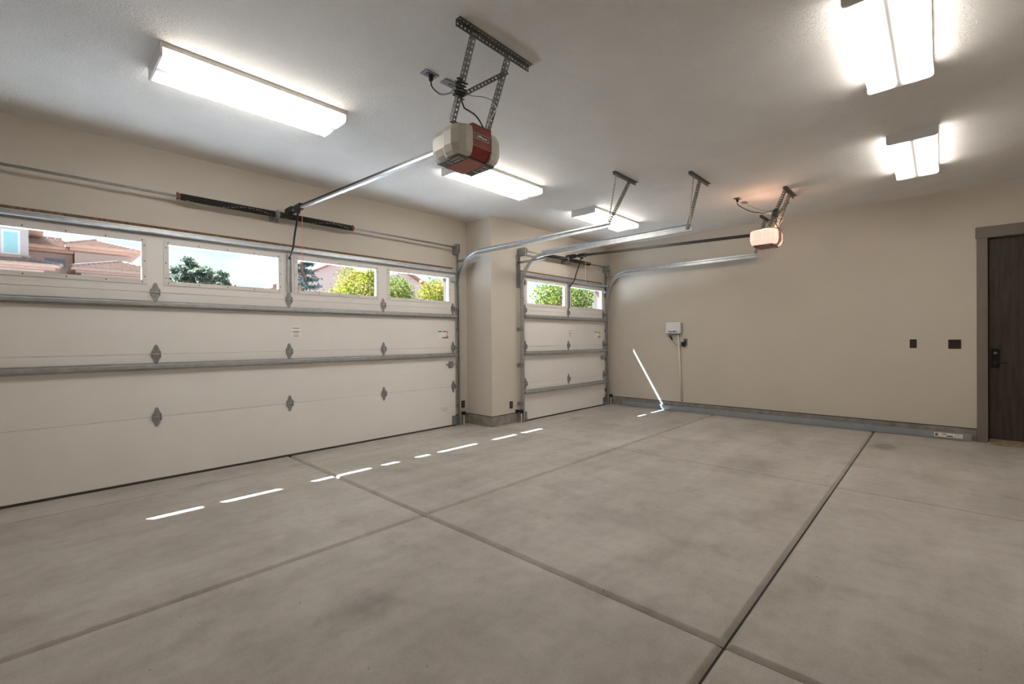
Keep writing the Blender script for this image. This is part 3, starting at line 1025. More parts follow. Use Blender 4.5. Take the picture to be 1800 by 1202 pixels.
# ------------------------------------------------------------------ torsion springs
def torsion(xa, xb, y, z, yw, springs, xc, label):
    t = thing('torsion_spring', ((xa + xb) / 2, y, z), label, 'spring', 'torsion spring bars')
    MB().tube([(xa, y, z), (xb, y, z)], 0.0125, 12).build('shaft', 'galvanized', t, True)
    for (sa, sb, cone_left) in springs:
        n = int((sb - sa) / 0.0088)
        seg = 14
        pts = [(sa + (sb - sa) * k / (n * seg), y + 0.030 * math.cos(2 * PI * k / seg), z + 0.030 * math.sin(2 * PI * k / seg)) for k in range(n * seg + 1)]
        sp = MB().tube(pts, 0.0048, 5).build('coil', 'spring_black', t, True)
        # broken paint line along the coil
        m = MB()
        k = 0
        x = sa + 0.05
        while x < sb - 0.03:
            a = -2.4 + 0.9 * math.sin((x - sa) * 7.5)
            cy, cz = y + 0.0355 * math.cos(a), z + 0.0355 * math.sin(a)
            m.box(x, x + 0.006, cy - 0.002, cy + 0.002, cz - 0.003, cz + 0.003)
            x += 0.0176 + 0.0088 * (k % 3)
            k += 1
        tag(m.build('paint_mark', 'paint_speck', sp), kind='stuff')
        for ex, s in ((sa, 1), (sb, -1)):
            end = (ex == sa) == cone_left
            m = MB().lathe((ex, y, z), 'x', [(-0.03, 0.020), (-0.028, 0.034), (-0.012, 0.034), (-0.010, 0.024), (0.02, 0.026)] if s > 0 else [(-0.02, 0.026), (0.010, 0.024), (0.012, 0.034), (0.028, 0.034), (0.03, 0.020)], 14)
            m.box(ex - 0.02 * s - 0.006, ex - 0.02 * s + 0.006, y - 0.006, y + 0.006, z + 0.03, z + 0.043)
            m.build('winding_cone', 'cone_red' if end else 'galv_dull', t)
    # centre bearing plate
    m = MB().box(xc - 0.004, xc + 0.004, y - 0.03, yw - 0.003, z - 0.045, z + 0.045).box(xc - 0.05, xc + 0.05, yw - 0.005, yw, z - 0.07, z + 0.05)
    m.lathe((xc, y, z), 'x', [(-0.012, 0.028), (0.012, 0.028)], 14)
    m.build('center_bracket', 'galv_dull', t)
    for ex, s in ((xa, 1), (xb, -1)):
        m = MB().lathe((ex + 0.045 * s, y, z), 'x', [(-0.022, 0.052), (-0.016, 0.056), (-0.012, 0.046), (0.014, 0.042), (0.020, 0.050)] if s > 0 else [(-0.020, 0.050), (-0.014, 0.042), (0.012, 0.046), (0.016, 0.056), (0.022, 0.052)], 18)
        m.build('cable_drum', 'galv_dull', t)
        MB().box(ex + 0.012 * s - 0.003, ex + 0.012 * s + 0.003, y - 0.045, yw - 0.003, z - 0.09, z + 0.05).box(ex - 0.03, ex + 0.04, yw - 0.005, yw, z - 0.10, z + 0.05).build('end_bracket', 'galv_dull', t)
    return t


torsion(-0.44, 4.62, 5.50, 2.80, Y1, [(1.03, 1.915, True), (1.965, 2.835, False)], 1.94, 'black torsion springs on a steel bar above the wide garage door')
torsion(5.50, 8.10, 4.93, 2.80, Y2, [(6.02, 6.685, True), (6.735, 7.40, False)], 6.71, 'black torsion springs on a steel bar above the single garage door')


# ------------------------------------------------------------------ openers
def opener(xc, yback, zb, yw, rail_z, iron, irony, straps, lit, label, doorface):
    t = thing('garage_opener', (xc, yback + 0.15, zb), label, 'garage opener', 'garage door openers')
    w, hgt, L = 0.085, 0.215, 0.33
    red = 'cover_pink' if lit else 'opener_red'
    # metal chassis between the covers: back panel in two facets
    prof = [(yback, zb + hgt), (yback, zb + 0.075), (yback + 0.045, zb + 0.012), (yback + L - 0.03, zb + 0.012), (yback + L, zb + 0.06), (yback + L, zb + hgt)]
    MB().prism(prof, 'x', xc - w, xc + w).build('chassis', red, t)
    MB().box(xc - w, xc + w, yback - 0.001, yback + L, zb + hgt, zb + hgt + 0.006).build('top_plate', 'black_metal', t)
    # side light covers
    for s in (-1, 1):
        plan0 = [(w, -0.004), (w + 0.055, 0.0), (w + 0.100, 0.022), (w + 0.122, 0.075), (w + 0.122, 0.150), (w + 0.108, 0.175), (w + 0.106, 0.270), (w + 0.085, 0.318), (w, 0.333)]
        rings = []
        for (z, ins) in ((0.012, 0.030), (0.030, 0.012), (0.075, 0.0), (0.165, 0.0), (0.200, 0.010), (0.213, 0.034)):
            ring = []
            for (a, b_) in plan0:
                aa = max(w, a - ins) if a > w + 0.001 else w
                bb = b_
                if b_ < 0.05:
                    bb = b_ + ins * 0.9
                if b_ > 0.25:
                    bb = b_ - ins * 0.9
                ring.append((xc + s * aa, yback + bb, zb + z))
            rings.append(ring)
        n = len(plan0)
        vs = [p for r in rings for p in r]
        fs = [tuple(range(n)), tuple(reversed(range((len(rings) - 1) * n, len(rings) * n)))]
        for r in range(len(rings) - 1):
            for i in range(n):
                k = (i + 1) % n
                fs.append((r * n + i, r * n + n + i, r * n + n + k, r * n + k))
        o = MB().add(vs, fs).build('light_cover', 'cover_lit' if lit else 'opener_white', t)
    if lit:
        # the bulb: light leaves through the open top of the cover
        bl = bpy.data.lights.new('bulb', 'POINT')
        bl.energy = 5.0
        bl.color = (1.0, 0.62, 0.40)
        bl.shadow_soft_size = 0.03
        bo = bpy.data.objects.new('bulb', bl)
        COL.objects.link(bo)
        bo.parent = t
        bo.location = (-0.10, 0.02, hgt + 0.045)
    # underside
    MB().box(xc - w - 0.075, xc + w + 0.075, yback + 0.055, yback + L - 0.045, zb, zb + 0.012).build('base_pan', 'opener_base', t)
    bp = MB().box(xc - w * 0.95, xc + w * 0.95, yback + 0.052, yback + L - 0.04, zb - 0.002, zb).build('base_panel', 'opener_base_red', t)
    for s in (-1, 1):
        cx = xc + s * (w + 0.034)
        v = MB()
        v.box(cx - 0.028, cx + 0.028, yback + 0.075, yback + 0.085, zb - 0.003, zb).box(cx - 0.028, cx - 0.018, yback + 0.085, yback + 0.16, zb - 0.003, zb)
        v.box(cx + 0.004, cx + 0.016, yback + 0.10, yback + 0.16, zb - 0.003, zb).box(cx - 0.028, cx + 0.028, yback + 0.19, yback + 0.20, zb - 0.003, zb)
        v.build('vent', 'opener_vent', t)
    if not lit:
        lp = MB().box(xc - 0.066, xc + 0.062, yback - 0.002, yback, zb + 0.128, zb + 0.164).build('name_badge', 'label_white', t)
        MB().box(xc - 0.063, xc + 0.059, yback - 0.0026, yback - 0.002, zb + 0.131, zb + 0.161).build('badge_field', 'print_dark', lp)
        text_part('badge_lettering', 'LiftMaster', 0.0245, 'label_white', lp, (xc - 0.002, yback - 0.0034, zb + 0.1445), (1, 0, 0), (0, 0, 1), sx=1.0, bold=0.0006)
        MB().box(xc - w, xc + w, yback - 0.003, yback, zb + 0.074, zb + 0.079).build('ridge', 'logo_red', t)
        q = Vector((0, 0.045, -0.063)).normalized()
        MB().prism([(xc + 0.030, 0), (xc + 0.046, 0.004), (xc + 0.066, 0.013), (xc + 0.060, 0.001), (xc + 0.064, -0.009), (xc + 0.050, -0.003)], 'y', 0, 0.001)
        m = MB()
        c0 = V(xc + 0.048, yback + 0.024, zb + 0.038)
        for (a, b_) in ((-0.016, 0.004), (-0.006, 0.006), (0.004, 0.008), (0.012, 0.004)):
            p = c0 + V(a, 0, 0) - q * b_
            nrm = V(0, -0.063, -0.045).normalized() * 0.0012
            m.add([p + nrm, p + V(0.008, 0, 0) - q * 0.002 + nrm, p + V(0.008, 0, 0) + q * 0.007 + nrm, p + q * 0.006 + nrm], [(0, 1, 2, 3)])
        m.build('emblem', 'opener_base_red', t)
    # top strap that the hangers bolt to
    MB().holed_strip((xc - 0.19, yback + 0.075, zb + hgt + 0.008), (xc + 0.19, yback + 0.075, zb + hgt + 0.008), (0, 1, 0), 0.034).build('mounting_strap', 'black_metal', t)
    # rail with belt
    y0 = yback + L - 0.02
    zr0 = zb + hgt - 0.03
    m = MB()
    hw = 0.018
    pts = [(y0, zr0), (yw - 0.03, rail_z)]
    m.add([(xc - hw, pts[0][0], pts[0][1] - 0.018), (xc + hw, pts[0][0], pts[0][1] - 0.018), (xc + hw, pts[0][0], pts[0][1]), (xc - hw, pts[0][0], pts[0][1]),
           (xc - hw, pts[1][0], pts[1][1] - 0.018), (xc + hw, pts[1][0], pts[1][1] - 0.018), (xc + hw, pts[1][0], pts[1][1]), (xc - hw, pts[1][0], pts[1][1])],
          [(3, 2, 1, 0), (4, 5, 6, 7), (0, 1, 5, 4), (1, 2, 6, 5), (2, 3, 7, 6), (3, 0, 4, 7)])
    m.build('rail', 'black_metal' if lit else 'galvanized', t)
    m = MB()
    hw = 0.0185
    m.add([(xc - hw, y0, zr0 + 0.0005), (xc + hw, y0, zr0 + 0.0005), (xc + hw, y0, zr0 + 0.020), (xc - hw, y0, zr0 + 0.020),
           (xc - hw, yw - 0.03, rail_z + 0.0005), (xc + hw, yw - 0.03, rail_z + 0.0005), (xc + hw, yw - 0.03, rail_z + 0.020), (xc - hw, yw - 0.03, rail_z + 0.020)],
          [(3, 2, 1, 0), (4, 5, 6, 7), (0, 1, 5, 4), (1, 2, 6, 5), (2, 3, 7, 6), (3, 0, 4, 7)])
    m.build('drive_belt', 'black_metal', t)
    # header bracket and end pulley
    MB().box(xc - 0.025, xc + 0.025, yw - 0.05, yw, rail_z - 0.05, rail_z + 0.03).box(xc - 0.03, xc + 0.03, yw - 0.20, yw - 0.04, rail_z - 0.032, rail_z + 0.032).build('header_bracket', 'black_metal', t)
    # trolley, arm, release rope
    ty = yw - 0.33
    tz = rail_z - 0.022
    MB().rbox(xc - 0.028, xc + 0.028, ty - 0.10, ty + 0.06, tz - 0.022, tz + 0.046, 0.006).box(xc - 0.012, xc + 0.012, ty - 0.03, ty + 0.02, tz - 0.055, tz - 0.02).build('trolley', 'black_metal', t)
    arm = [(xc, ty, tz - 0.04), (xc, ty + 0.05, tz - 0.16), (xc, ty + 0.11, tz - 0.29), (xc, ty + 0.15, tz - 0.40), (xc, ty + 0.185, tz - 0.455), (xc, doorface - 0.035, 2.335), (xc, doorface - 0.012, 2.330)]
    MB().tube(smooth_path(arm, 5), 0.0105, 6).build('door_arm', 'black_metal', t)
    rx = xc + 0.012
    MB().tube([(rx, ty - 0.08, tz - 0.02), (rx, ty - 0.082, 2.13 if not lit else 2.34)], 0.0028, 6).build('release_cord', 'rope_red', t)
    if not lit:
        MB().tube([(rx - 0.02, ty - 0.07, 2.125), (rx + 0.02, ty - 0.098, 2.065)], [0.011, 0.014], 8).build('release_handle', 'handle_red', t)
    # ceiling iron and straps
    MB().angle((iron[0], irony, H - 0.001), (iron[1], irony, H - 0.001), (0, -1, 0), (0, 0, -1), 0.04).build('ceiling_iron', 'angle_steel', t)
    ends = []
    for (sx, bx) in straps:
        p0 = V(sx, irony - 0.004, H - 0.016)
        p1 = V(bx, yback + 0.085, zb + hgt + 0.006)
        MB().angle(p0, p1, (1, 0, 0), (0, 1, 0), 0.030 if not lit else 0.034).build('hanger_strap', 'angle_steel', t)
        ends.append((p0, p1))
    (a0, a1), (b0, b1) = ends
    MB().holed_strip(a0.lerp(a1, 0.68), b0.lerp(b1, 0.16) + V(0.02, 0, 0), (0, 0, -1), 0.03).build('brace', 'angle_steel', t)
    return t, ends


OP1, e1 = opener(2.09, 2.235, 2.56, Y1, 2.875, (1.75, 2.405), 2.09, [(1.885, 1.90), (2.195, 2.20)], False,
                 'large white and red garage door opener hanging in the foreground', 5.58)
OP2, e2 = opener(6.83, 1.545, 2.575, Y2, 2.87, (6.54, 7.11), 1.44, [(6.67, 6.68), (6.90, 6.97)], True,
                 'glowing garage door opener far back by the right wall', 5.00)


def wire_set(op, ends, outlet_xy, wire_xy, yback, zb, xc):
    (a0, a1), (b0, b1) = ends
    wp = a0.lerp(a1, 0.60) + V(0.012, 0.012, 0)
    axis = (a1 - a0).normalized()
    n1 = axis.orthogonal().normalized()
    n2 = axis.cross(n1)
    start = V(outlet_xy[0] + 0.01, outlet_xy[1], H - 0.03)
    pts = [start, start + V(0.002, -0.01, -0.06), start.lerp(wp, 0.35) + V(0, 0, -0.085), start.lerp(wp, 0.7) + V(0, 0, -0.05)]
    coil = []
    turns = 6
    for k in range(turns * 10):
        a = 2 * PI * k / 10
        r = 0.036 + 0.006 * math.sin(k * 1.7)
        coil.append(wp + axis * (-0.05 + 0.11 * k / (turns * 10)) + (n1 * math.cos(a) + n2 * math.sin(a)) * r)
    tail = [coil[-1] + V(0.03, 0.0, -0.05), V(xc + 0.00, yback + 0.06, zb + 0.33), V(xc + 0.05, yback + 0.04, zb + 0.26), V(xc + 0.062, yback + 0.03, zb + 0.222)]
    path = smooth_path(pts, 6)[:-1] + [pts[-1]] + coil + smooth_path(tail, 5)
    c = MB().tube(path, 0.0055, 6).build('power_cord', 'black_plastic', op, True)
    MB().rbox(start.x - 0.012, start.x + 0.012, start.y - 0.014, start.y + 0.014, H - 0.045, H - 0.008, 0.004).build('plug', 'black_plastic', c)
    s2 = V(wire_xy[0], wire_xy[1], H - 0.012)
    lo = b0.lerp(b1, 0.55)
    MB().tube(smooth_path([s2, s2 + V(0.02, -0.06, -0.05), s2.lerp(lo, 0.45) + V(0, 0, -0.03), s2.lerp(lo, 0.8) + V(0, 0, -0.005), lo + V(0.01, 0.0, -0.03), b0.lerp(b1, 0.85) + V(0.02, 0.0, 0), b1 + V(0.0, -0.02, 0.01)], 6), 0.0022, 5).build('signal_wire', 'print_dark', op, True)
    MB().tube(smooth_path([s2, s2 + V(0.03, -0.05, -0.045), s2.lerp(lo, 0.5) + V(0.02, 0, -0.045), s2.lerp(lo, 0.8) + V(0.01, 0, -0.02), lo + V(0.0, -0.01, -0.05), b0.lerp(b1, 0.8) + V(-0.01, -0.02, 0), b1 + V(-0.02, -0.02, 0.01)], 6), 0.0022, 5).build('signal_wire', 'label_white', op, True)


wire_set(OP1, e1, (1.98, 2.66), (2.15, 2.635), 2.235, 2.545, 2.09)
wire_set(OP2, e2, (6.66, 2.02), (6.92, 2.00), 1.545, 2.575, 6.83)


def ceiling_plate(x, y, label, receptacle):
    t = thing('ceiling_outlet', (x, y, H), label, 'outlet')
    MB().rbox(x - 0.058, x + 0.058, y - 0.036, y + 0.036, H - 0.007, H + 0.002, 0.002).build('cover_plate', 'plate_grey', t)
    if receptacle:
        MB().rbox(x - 0.035, x + 0.035, y - 0.018, y + 0.018, H - 0.010, H - 0.006, 0.001).build('receptacle', 'device_brown', t)
    else:
        MB().lathe((x, y, H), 'z', [(-0.010, 0.006), (-0.007, 0.008)], 10).build('wire_hole', 'black_plastic', t)


ceiling_plate(1.98, 2.66, 'dark ceiling outlet with plug feeding the red and white opener', True)
ceiling_plate(2.15, 2.65, 'dark blank ceiling plate with thin wires near the red and white opener', False)
ceiling_plate(6.66, 2.02, 'dark ceiling outlet with plug feeding the glowing opener', True)
ceiling_plate(6.92, 2.005, 'dark blank ceiling plate with thin wires near the glowing opener', False)


# ------------------------------------------------------------------ ceiling lights
def ceiling_light(xa, xb, ya, yb, label):
    cx, cy = (xa + xb) / 2, (ya + yb) / 2
    t = thing('ceiling_light', (cx, cy, H), label, 'ceiling light', 'fluorescent wraparound lights')
    MB().box(xa + 0.012, xb - 0.012, ya + 0.003, yb - 0.003, H - 0.034, H + 0.001).build('housing', 'lamp_tan', t)
    # curved acrylic lens, open towards the ceiling
    prof = [(ya + 0.004, H - 0.0345), (ya + 0.006, H - 0.076), (ya + 0.012, H - 0.086), (ya + 0.024, H - 0.090), (yb - 0.024, H - 0.090), (yb - 0.012, H - 0.086), (yb - 0.006, H - 0.076), (yb - 0.004, H - 0.0345)]
    MB().prism(prof, 'x', xa + 0.012, xb - 0.012).build('lens', 'lens', t)
    cap = [(ya - 0.002, H - 0.001), (ya - 0.002, H - 0.078), (ya + 0.006, H - 0.091), (ya + 0.022, H - 0.096), (yb - 0.022, H - 0.096), (yb - 0.006, H - 0.091), (yb + 0.002, H - 0.078), (yb + 0.002, H - 0.001)]
    for a, b_ in ((xa, xa + 0.012), (xb - 0.012, xb)):
        MB().prism(cap, 'x', a, b_).build('end_cap', 'lamp_white', t)
    return t


ceiling_light(0.575, 1.82, 3.58, 4.00, 'long lit fluorescent ceiling light near the left edge of the view')
ceiling_light(3.14, 4.40, 3.60, 4.02, 'lit fluorescent ceiling light behind the red and white opener')
ceiling_light(5.55, 6.85, 3.59, 4.00, 'lit fluorescent ceiling light nearest the pier, behind a track hanger')
ceiling_light(3.09, 4.35, 0.03, 0.395, 'large bright fluorescent ceiling light at the top right')
ceiling_light(5.60, 6.95, 0.01, 0.37, 'lit fluorescent ceiling light above the wall switches')


# ------------------------------------------------------------------ wall devices
def plate_y(x, z, yw, label, cat='outlet', group=None):
    t = thing('wall_outlet', (x, yw, z), label, cat, group)
    MB().rbox(x - 0.036, x + 0.036, yw - 0.007, yw + 0.002, z - 0.058, z + 0.058, 0.002).build('cover_plate', 'plate_brown', t)
    d = MB().rbox(x - 0.017, x + 0.017, yw - 0.010, yw - 0.006, z - 0.034, z + 0.034, 0.001).build('receptacle', 'device_brown', t)
    m = MB()
    for dz in (0.018, -0.018):
        for dx in (-0.006, 0.006):
            m.box(x + dx - 0.0012, x + dx + 0.0012, yw - 0.0105, yw - 0.0098, z + dz - 0.006, z + dz + 0.006)
    tag(m.build('slots', 'label_white', d), kind='stuff')


plate_y(4.785, 0.315, Y1, 'brown wall outlet in the corner between wide garage door and pier')
plate_y(5.305, 0.30, Y2, 'brown wall outlet low on the front of the pier')
plate_y(8.215, 0.335, Y2, 'brown wall outlet between single garage door and right wall')


def plate_x(y, z, gang, label):
    t = thing('light_switch', (XR, y, z), label, 'switch')
    hw = 0.036 if gang == 1 else 0.060
    MB().rbox(XR - 0.007, XR + 0.002, y - hw, y + hw, z - 0.060, z + 0.060, 0.002).build('cover_plate', 'plate_brown', t)
    for c in ([0] if gang == 1 else [-0.024, 0.024]):
        r = MB().rbox(XR - 0.011, XR - 0.006, y + c - 0.0165, y + c + 0.0165, z - 0.034, z + 0.034, 0.0012).build('rocker' if gang == 2 else 'receptacle', 'device_brown', t)
        if gang == 1:
            m = MB()
            for dz in (0.018, -0.018):
                for dy in (-0.006, 0.006):
                    m.box(XR - 0.0115, XR - 0.0108, y + dy - 0.0012, y + dy + 0.0012, z + dz - 0.006, z + dz + 0.006)
            tag(m.build('slots', 'plate_grey', r), kind='stuff')


plate_x(0.272, 1.252, 1, 'small dark brown wall plate, left of the pair beside the entry door')
plate_x(-0.134, 1.246, 2, 'wide dark brown double switch plate nearest the entry door')

# irrigation style controller, conduit, adapter
t = thing('control_box', (XR, 3.62, 1.55), 'pale grey plastic control box with dark lettering on the right wall', 'control box')
MB().rbox(XR - 0.055, XR, 3.485, 3.755, 1.445, 1.645, 0.008).build('housing', 'box_side', t)
fc = MB().rbox(XR - 0.098, XR - 0.05, 3.49, 3.765, 1.440, 1.650, 0.010).build('front_cover', 'box_grey', t)
text_part('lettering', 'Rain Bird', 0.042, 'print_dark', fc, (XR - 0.0985, 3.635, 1.480), (0, -1, 0), (0, 0, 1), sx=1.05, bold=0.0016)
cb = MB().tube(smooth_path([(XR - 0.03, 3.71, 1.445), (XR - 0.03, 3.71, 1.41), (XR - 0.025, 3.695, 1.37), (XR - 0.02, 3.66, 1.31), (XR - 0.018, 3.60, 1.235), (XR - 0.022, 3.54, 1.205), (XR - 0.04, 3.495, 1.20), (XR - 0.05, 3.47, 1.215)], 6), 0.0035, 6).build('cable', 'black_plastic', t, True)
MB().tube([(XR - 0.03, 3.712, 1.405), (XR - 0.024, 3.672, 1.325)], [0.011, 0.016], 8).build('cable_plug', 'black_plastic', cb)
t = thing('conduit', (XR, 3.52, 0.2), 'thin white conduit running down the right wall from the control box', 'conduit')
MB().tube([(XR - 0.021, 3.553, 1.437), (XR - 0.021, 3.497, 0.21)], 0.019, 12).build('pipe', 'conduit', t, True)
MB().tube([(XR - 0.016, 3.497, 0.21), (XR - 0.016, 3.496, 0.188)], 0.009, 10).build('cable_end', 'black_plastic', t)
t = thing('wall_outlet', (XR, 3.43, 1.29), 'dark grey wall outlet plate right of the white conduit', 'outlet')
MB().rbox(XR - 0.007, XR + 0.002, 3.39, 3.464, 1.228, 1.348, 0.002).build('cover_plate', 'plate_grey', t)
MB().rbox(XR - 0.011, XR - 0.006, 3.41, 3.444, 1.256, 1.322, 0.001).build('receptacle', 'black_plastic', t)
t = thing('power_adapter', (XR, 3.45, 1.24), 'black plug in power adapter below the control box', 'adapter')
MB().rbox(XR - 0.065, XR - 0.0112, 3.415, 3.485, 1.205, 1.285, 0.006).build('adapter_body', 'black_plastic', t)
MB().lathe((XR - 0.04, 3.45, 1.205), 'z', [(-0.012, 0.007), (0.0, 0.009)], 10).build('strain_relief', 'black_plastic', t)


# photo eyes at the door feet
def photo_eye(x, y, yw, s, label):
    t = thing('safety_sensor', (x, y, 0.16), label, 'sensor', 'door safety sensors')
    MB().box(x - 0.002, x + 0.002, y, yw, 0.170, 0.205).box(x - 0.002, x + s * 0.05, yw - 0.004, yw, 0.165, 0.21).build('bracket', 'black_metal', t)
    MB().rbox(x + s * 0.002 - (0.03 if s < 0 else 0), x + s * 0.002 + (0.03 if s > 0 else 0), y - 0.028, y + 0.03, 0.160, 0.215, 0.004).build('sensor_body', 'black_plastic', t)
    MB().tube(smooth_path([(x + s * 0.02, y + 0.02, 0.165), (x + s * 0.045, yw - 0.01, 0.15), (x + s * 0.09, yw - 0.016, 0.163)], 5), 0.003, 6).build('wire', 'black_plastic', t)
    MB().box(x + s * 0.012, x + s * 0.022, y + 0.005, y + 0.015, 0.0, 0.16).build('wire_cover', 'label_white', t)


photo_eye(4.71, 5.52, Y1, 1, 'black door safety sensor beside the wide garage door and the pier')
photo_eye(5.455, 4.93, Y2, -1, 'black door safety sensor at the foot of the pier by the single garage door')
photo_eye(8.165, 4.93, Y2, 1, 'black door safety sensor at the foot of the right wall corner')

# white plastic wire mould at the door feet
# ------------------------------------------------------------------ steel channel along the right wall
t = thing('steel_channel', (8.23, 2.2, 0), 'long galvanized steel channel lying along the foot of the right wall', 'steel channel')
ya, yb = -0.285, 4.70
xf, xb_ = XR - 0.078, XR - 0.016
MB().box(xf, xf + 0.004, ya, yb, 0.006, 0.092).box(xf + 0.004, xb_, ya, yb, 0.088, 0.092).box(xf + 0.004, xb_, ya, yb, 0.006, 0.010).box(xf + 0.02, xb_, ya + 0.01, yb, 0.0, 0.006).build('channel', 'channel_steel', t)
MB().box(xf - 0.003, xf, ya + 0.004, yb, 0.030, 0.070).build('raised_web', 'channel_steel', t)
st = MB().box(xf - 0.0042, xf - 0.003, -0.205, 0.065, 0.028, 0.082).build('sticker', 'label_white', t)
p = MB()
for (y0, y1, z0, z1) in ((-0.05, -0.015, 0.058, 0.070), (0.028, 0.055, 0.036, 0.072), (-0.115, -0.055, 0.034, 0.052), (-0.17, -0.14, 0.060, 0.066), (-0.20, -0.16, 0.045, 0.048), (-0.14, -0.125, 0.036, 0.044)):
    p.box(xf - 0.0048, xf - 0.0042, y0, y1, z0, z1)
tag(p.build('print', 'angle_steel', st), kind='stuff')

# ------------------------------------------------------------------ outside ground
tag(MB().box(-60, 90, 5.79, 90, -0.14, -0.09).build('ground', 'bare_ground'), 'bare brown ground outside beyond the driveway', 'ground', kind='structure')
tag(MB().box(-4, 9.6, 5.60, 19, -0.10, -0.02).build('driveway', 'driveway'), 'sunlit concrete driveway outside the garage doors', 'driveway', kind='structure')
tag(MB().box(-60, 90, 19.0, 27, -0.10, -0.06).build('street', 'asphalt'), 'grey asphalt street beyond the driveway', 'street', kind='structure')


# ------------------------------------------------------------------ houses across the street
def hip_roof(parent, x0, x1, y0, y1, ze, rx0, rx1, ry, zr, fascia=0.28, over=0.0, mat_roof='house_tile'):
    m = MB()
    m.add([(x0, y0, ze), (x1, y0, ze), (x1, y1, ze), (x0, y1, ze), (rx0, ry, zr), (rx1, ry, zr)], [(0, 1, 5, 4), (1, 2, 5), (2, 3, 4, 5), (3, 0, 4), (3, 2, 1, 0)])
    r = m.build('roof', mat_roof, parent)
    MB().box(x0 + 0.02, x1 - 0.02, y0 + 0.02, y1 - 0.02, ze - fascia * 0.55, ze - 0.001).build('fascia', 'house_trim', parent)
    MB().box(x0 + 0.22, x1 - 0.22, y0 + 0.22, y1 - 0.22, ze - fascia, ze - fascia * 0.55 - 0.001).build('eave_moulding', 'house_trim', parent)
    cap = MB()
    for a, b_ in (((x0, y0, ze), (rx0, ry, zr)), ((x1, y0, ze), (rx1, ry, zr)), ((rx0, ry, zr), (rx1, ry, zr))):
        a, b_ = V(*a), V(*b_)
        n = max(2, int((b_ - a).length / 0.35))
        for k in range(n):
            p, q = a.lerp(b_, k / n), a.lerp(b_, (k + 0.92) / n)
            cap.tube([p + V(0, 0, 0.02), q + V(0, 0, 0.05)], [0.11, 0.08], 6)
    tag(cap.build('ridge_caps', 'tile_cap', r), kind='stuff')
    # tile courses as raised steps on the front slope
    cs = MB()
    n = 9
    for k in range(n):
        f0, f1 = k / n, (k + 0.5) / n
        la, ra = V(x0, y0, ze).lerp(V(rx0, ry, zr), f0), V(x1, y0, ze).lerp(V(rx1, ry, zr), f0)
        lb, rb = V(x0, y0, ze).lerp(V(rx0, ry, zr), f1), V(x1, y0, ze).lerp(V(rx1, ry, zr), f1)
        up = V(0, -0.02, 0.045)
        cs.add([la + up, ra + up, rb + V(0, 0, 0.004), lb + V(0, 0, 0.004), la, ra], [(0, 1, 2, 3), (4, 5, 1, 0)])
    tag(cs.build('tile_courses', mat_roof, r), kind='stuff')
    return r


hs = thing('house', (0, 38, 0), 'two storey tan stucco house with tiled hip roofs across the street', 'house')
# left wing, two storeys
MB().box(-7, -0.06, 36, 46, -0.1, 8.6).build('wing_wall', 'house_grey', hs)
hip_roof(hs, -8, 0.62, 35.1, 47, 8.75, -5, -2.5, 41, 10.4)
wf = MB().box(-1.06, -0.36, 35.93, 36, 6.10, 7.42).build('window_frame', 'frame_white', hs)
MB().box(-0.95, -0.45, 35.915, 35.93, 6.20, 7.30).build('window_pane', 'house_glass', wf)
MB().box(-7, 0.02, 35.86, 36, 5.92, 6.12).build('belt_course', 'house_stucco', hs)
# low roof in front of the wing
hip_roof(hs, -7, 1.12, 33.6, 37.5, 5.42, -6, -0.30, 35.98, 5.95, 0.24)
MB().box(-6.5, 0.5, 34.2, 36, -0.1, 5.2).build('porch_wall', 'house_stucco', hs)
# main upper block
MB().box(-0.05, 1.98, 42.5, 50, -0.1, 7.3).build('upper_wall', 'house_stucco', hs)
MB().box(2.03, 4.90, 41.9, 50, -0.1, 7.45).build('upper_wall', 'house_grey', hs)
wf = MB().box(0.56, 1.66, 42.43, 42.5, 6.38, 7.0).build('window_frame', 'house_trim', hs)
MB().box(0.64, 1.60, 42.41, 42.43, 6.42, 6.94).build('window_pane', 'house_glass_dark', wf)
hip_roof(hs, -0.9, 2.2, 41.6, 50, 7.62, 0.1, 1.6, 45, 8.62, 0.34)
hip_roof(hs, 1.55, 5.42, 40.9, 51, 7.78, 3.10, 3.35, 44.4, 8.72, 0.36)
# low roof on the right
hip_roof(hs, 1.62, 6.6, 37.0, 41.5, 5.86, 3.95, 4.15, 39.0, 6.60, 0.30)
MB().box(2.1, 6.0, 37.6, 41.5, -0.1, 5.6).build('garage_wall', 'house_stucco', hs)

gh = thing('house', (20, 38, 0), 'salmon pink gabled house partly hidden behind the yellow green tree', 'house')
m = MB().add([(12.7, 36, -0.1), (28.1, 36, -0.1), (28.1, 36, 5.55), (20.4, 36, 9.2), (12.7, 36, 5.55),
              (12.7, 37.5, -0.1), (28.1, 37.5, -0.1), (28.1, 37.5, 5.55), (20.4, 37.5, 9.2), (12.7, 37.5, 5.55)],
             [(0, 1, 2, 3, 4), (9, 8, 7, 6, 5), (0, 4, 9, 5), (1, 6, 7, 2), (4, 3, 8, 9), (3, 2, 7, 8)])
m.build('gable_wall', 'salmon', gh)
for s in (-1, 1):
    xe = 20.4 + s * 8.2
    MB().add([(20.4, 35.6, 9.22), (xe, 35.6, 5.33), (xe, 37.6, 5.33), (20.4, 37.6, 9.22), (20.4, 35.6, 9.42), (xe, 35.6, 5.53), (xe, 37.6, 5.53), (20.4, 37.6, 9.42)],
             [(0, 1, 2, 3), (7, 6, 5, 4), (0, 4, 5, 1), (1, 5, 6, 2), (2, 6, 7, 3), (3, 7, 4, 0)]).build('roof', 'salmon_roof', gh)


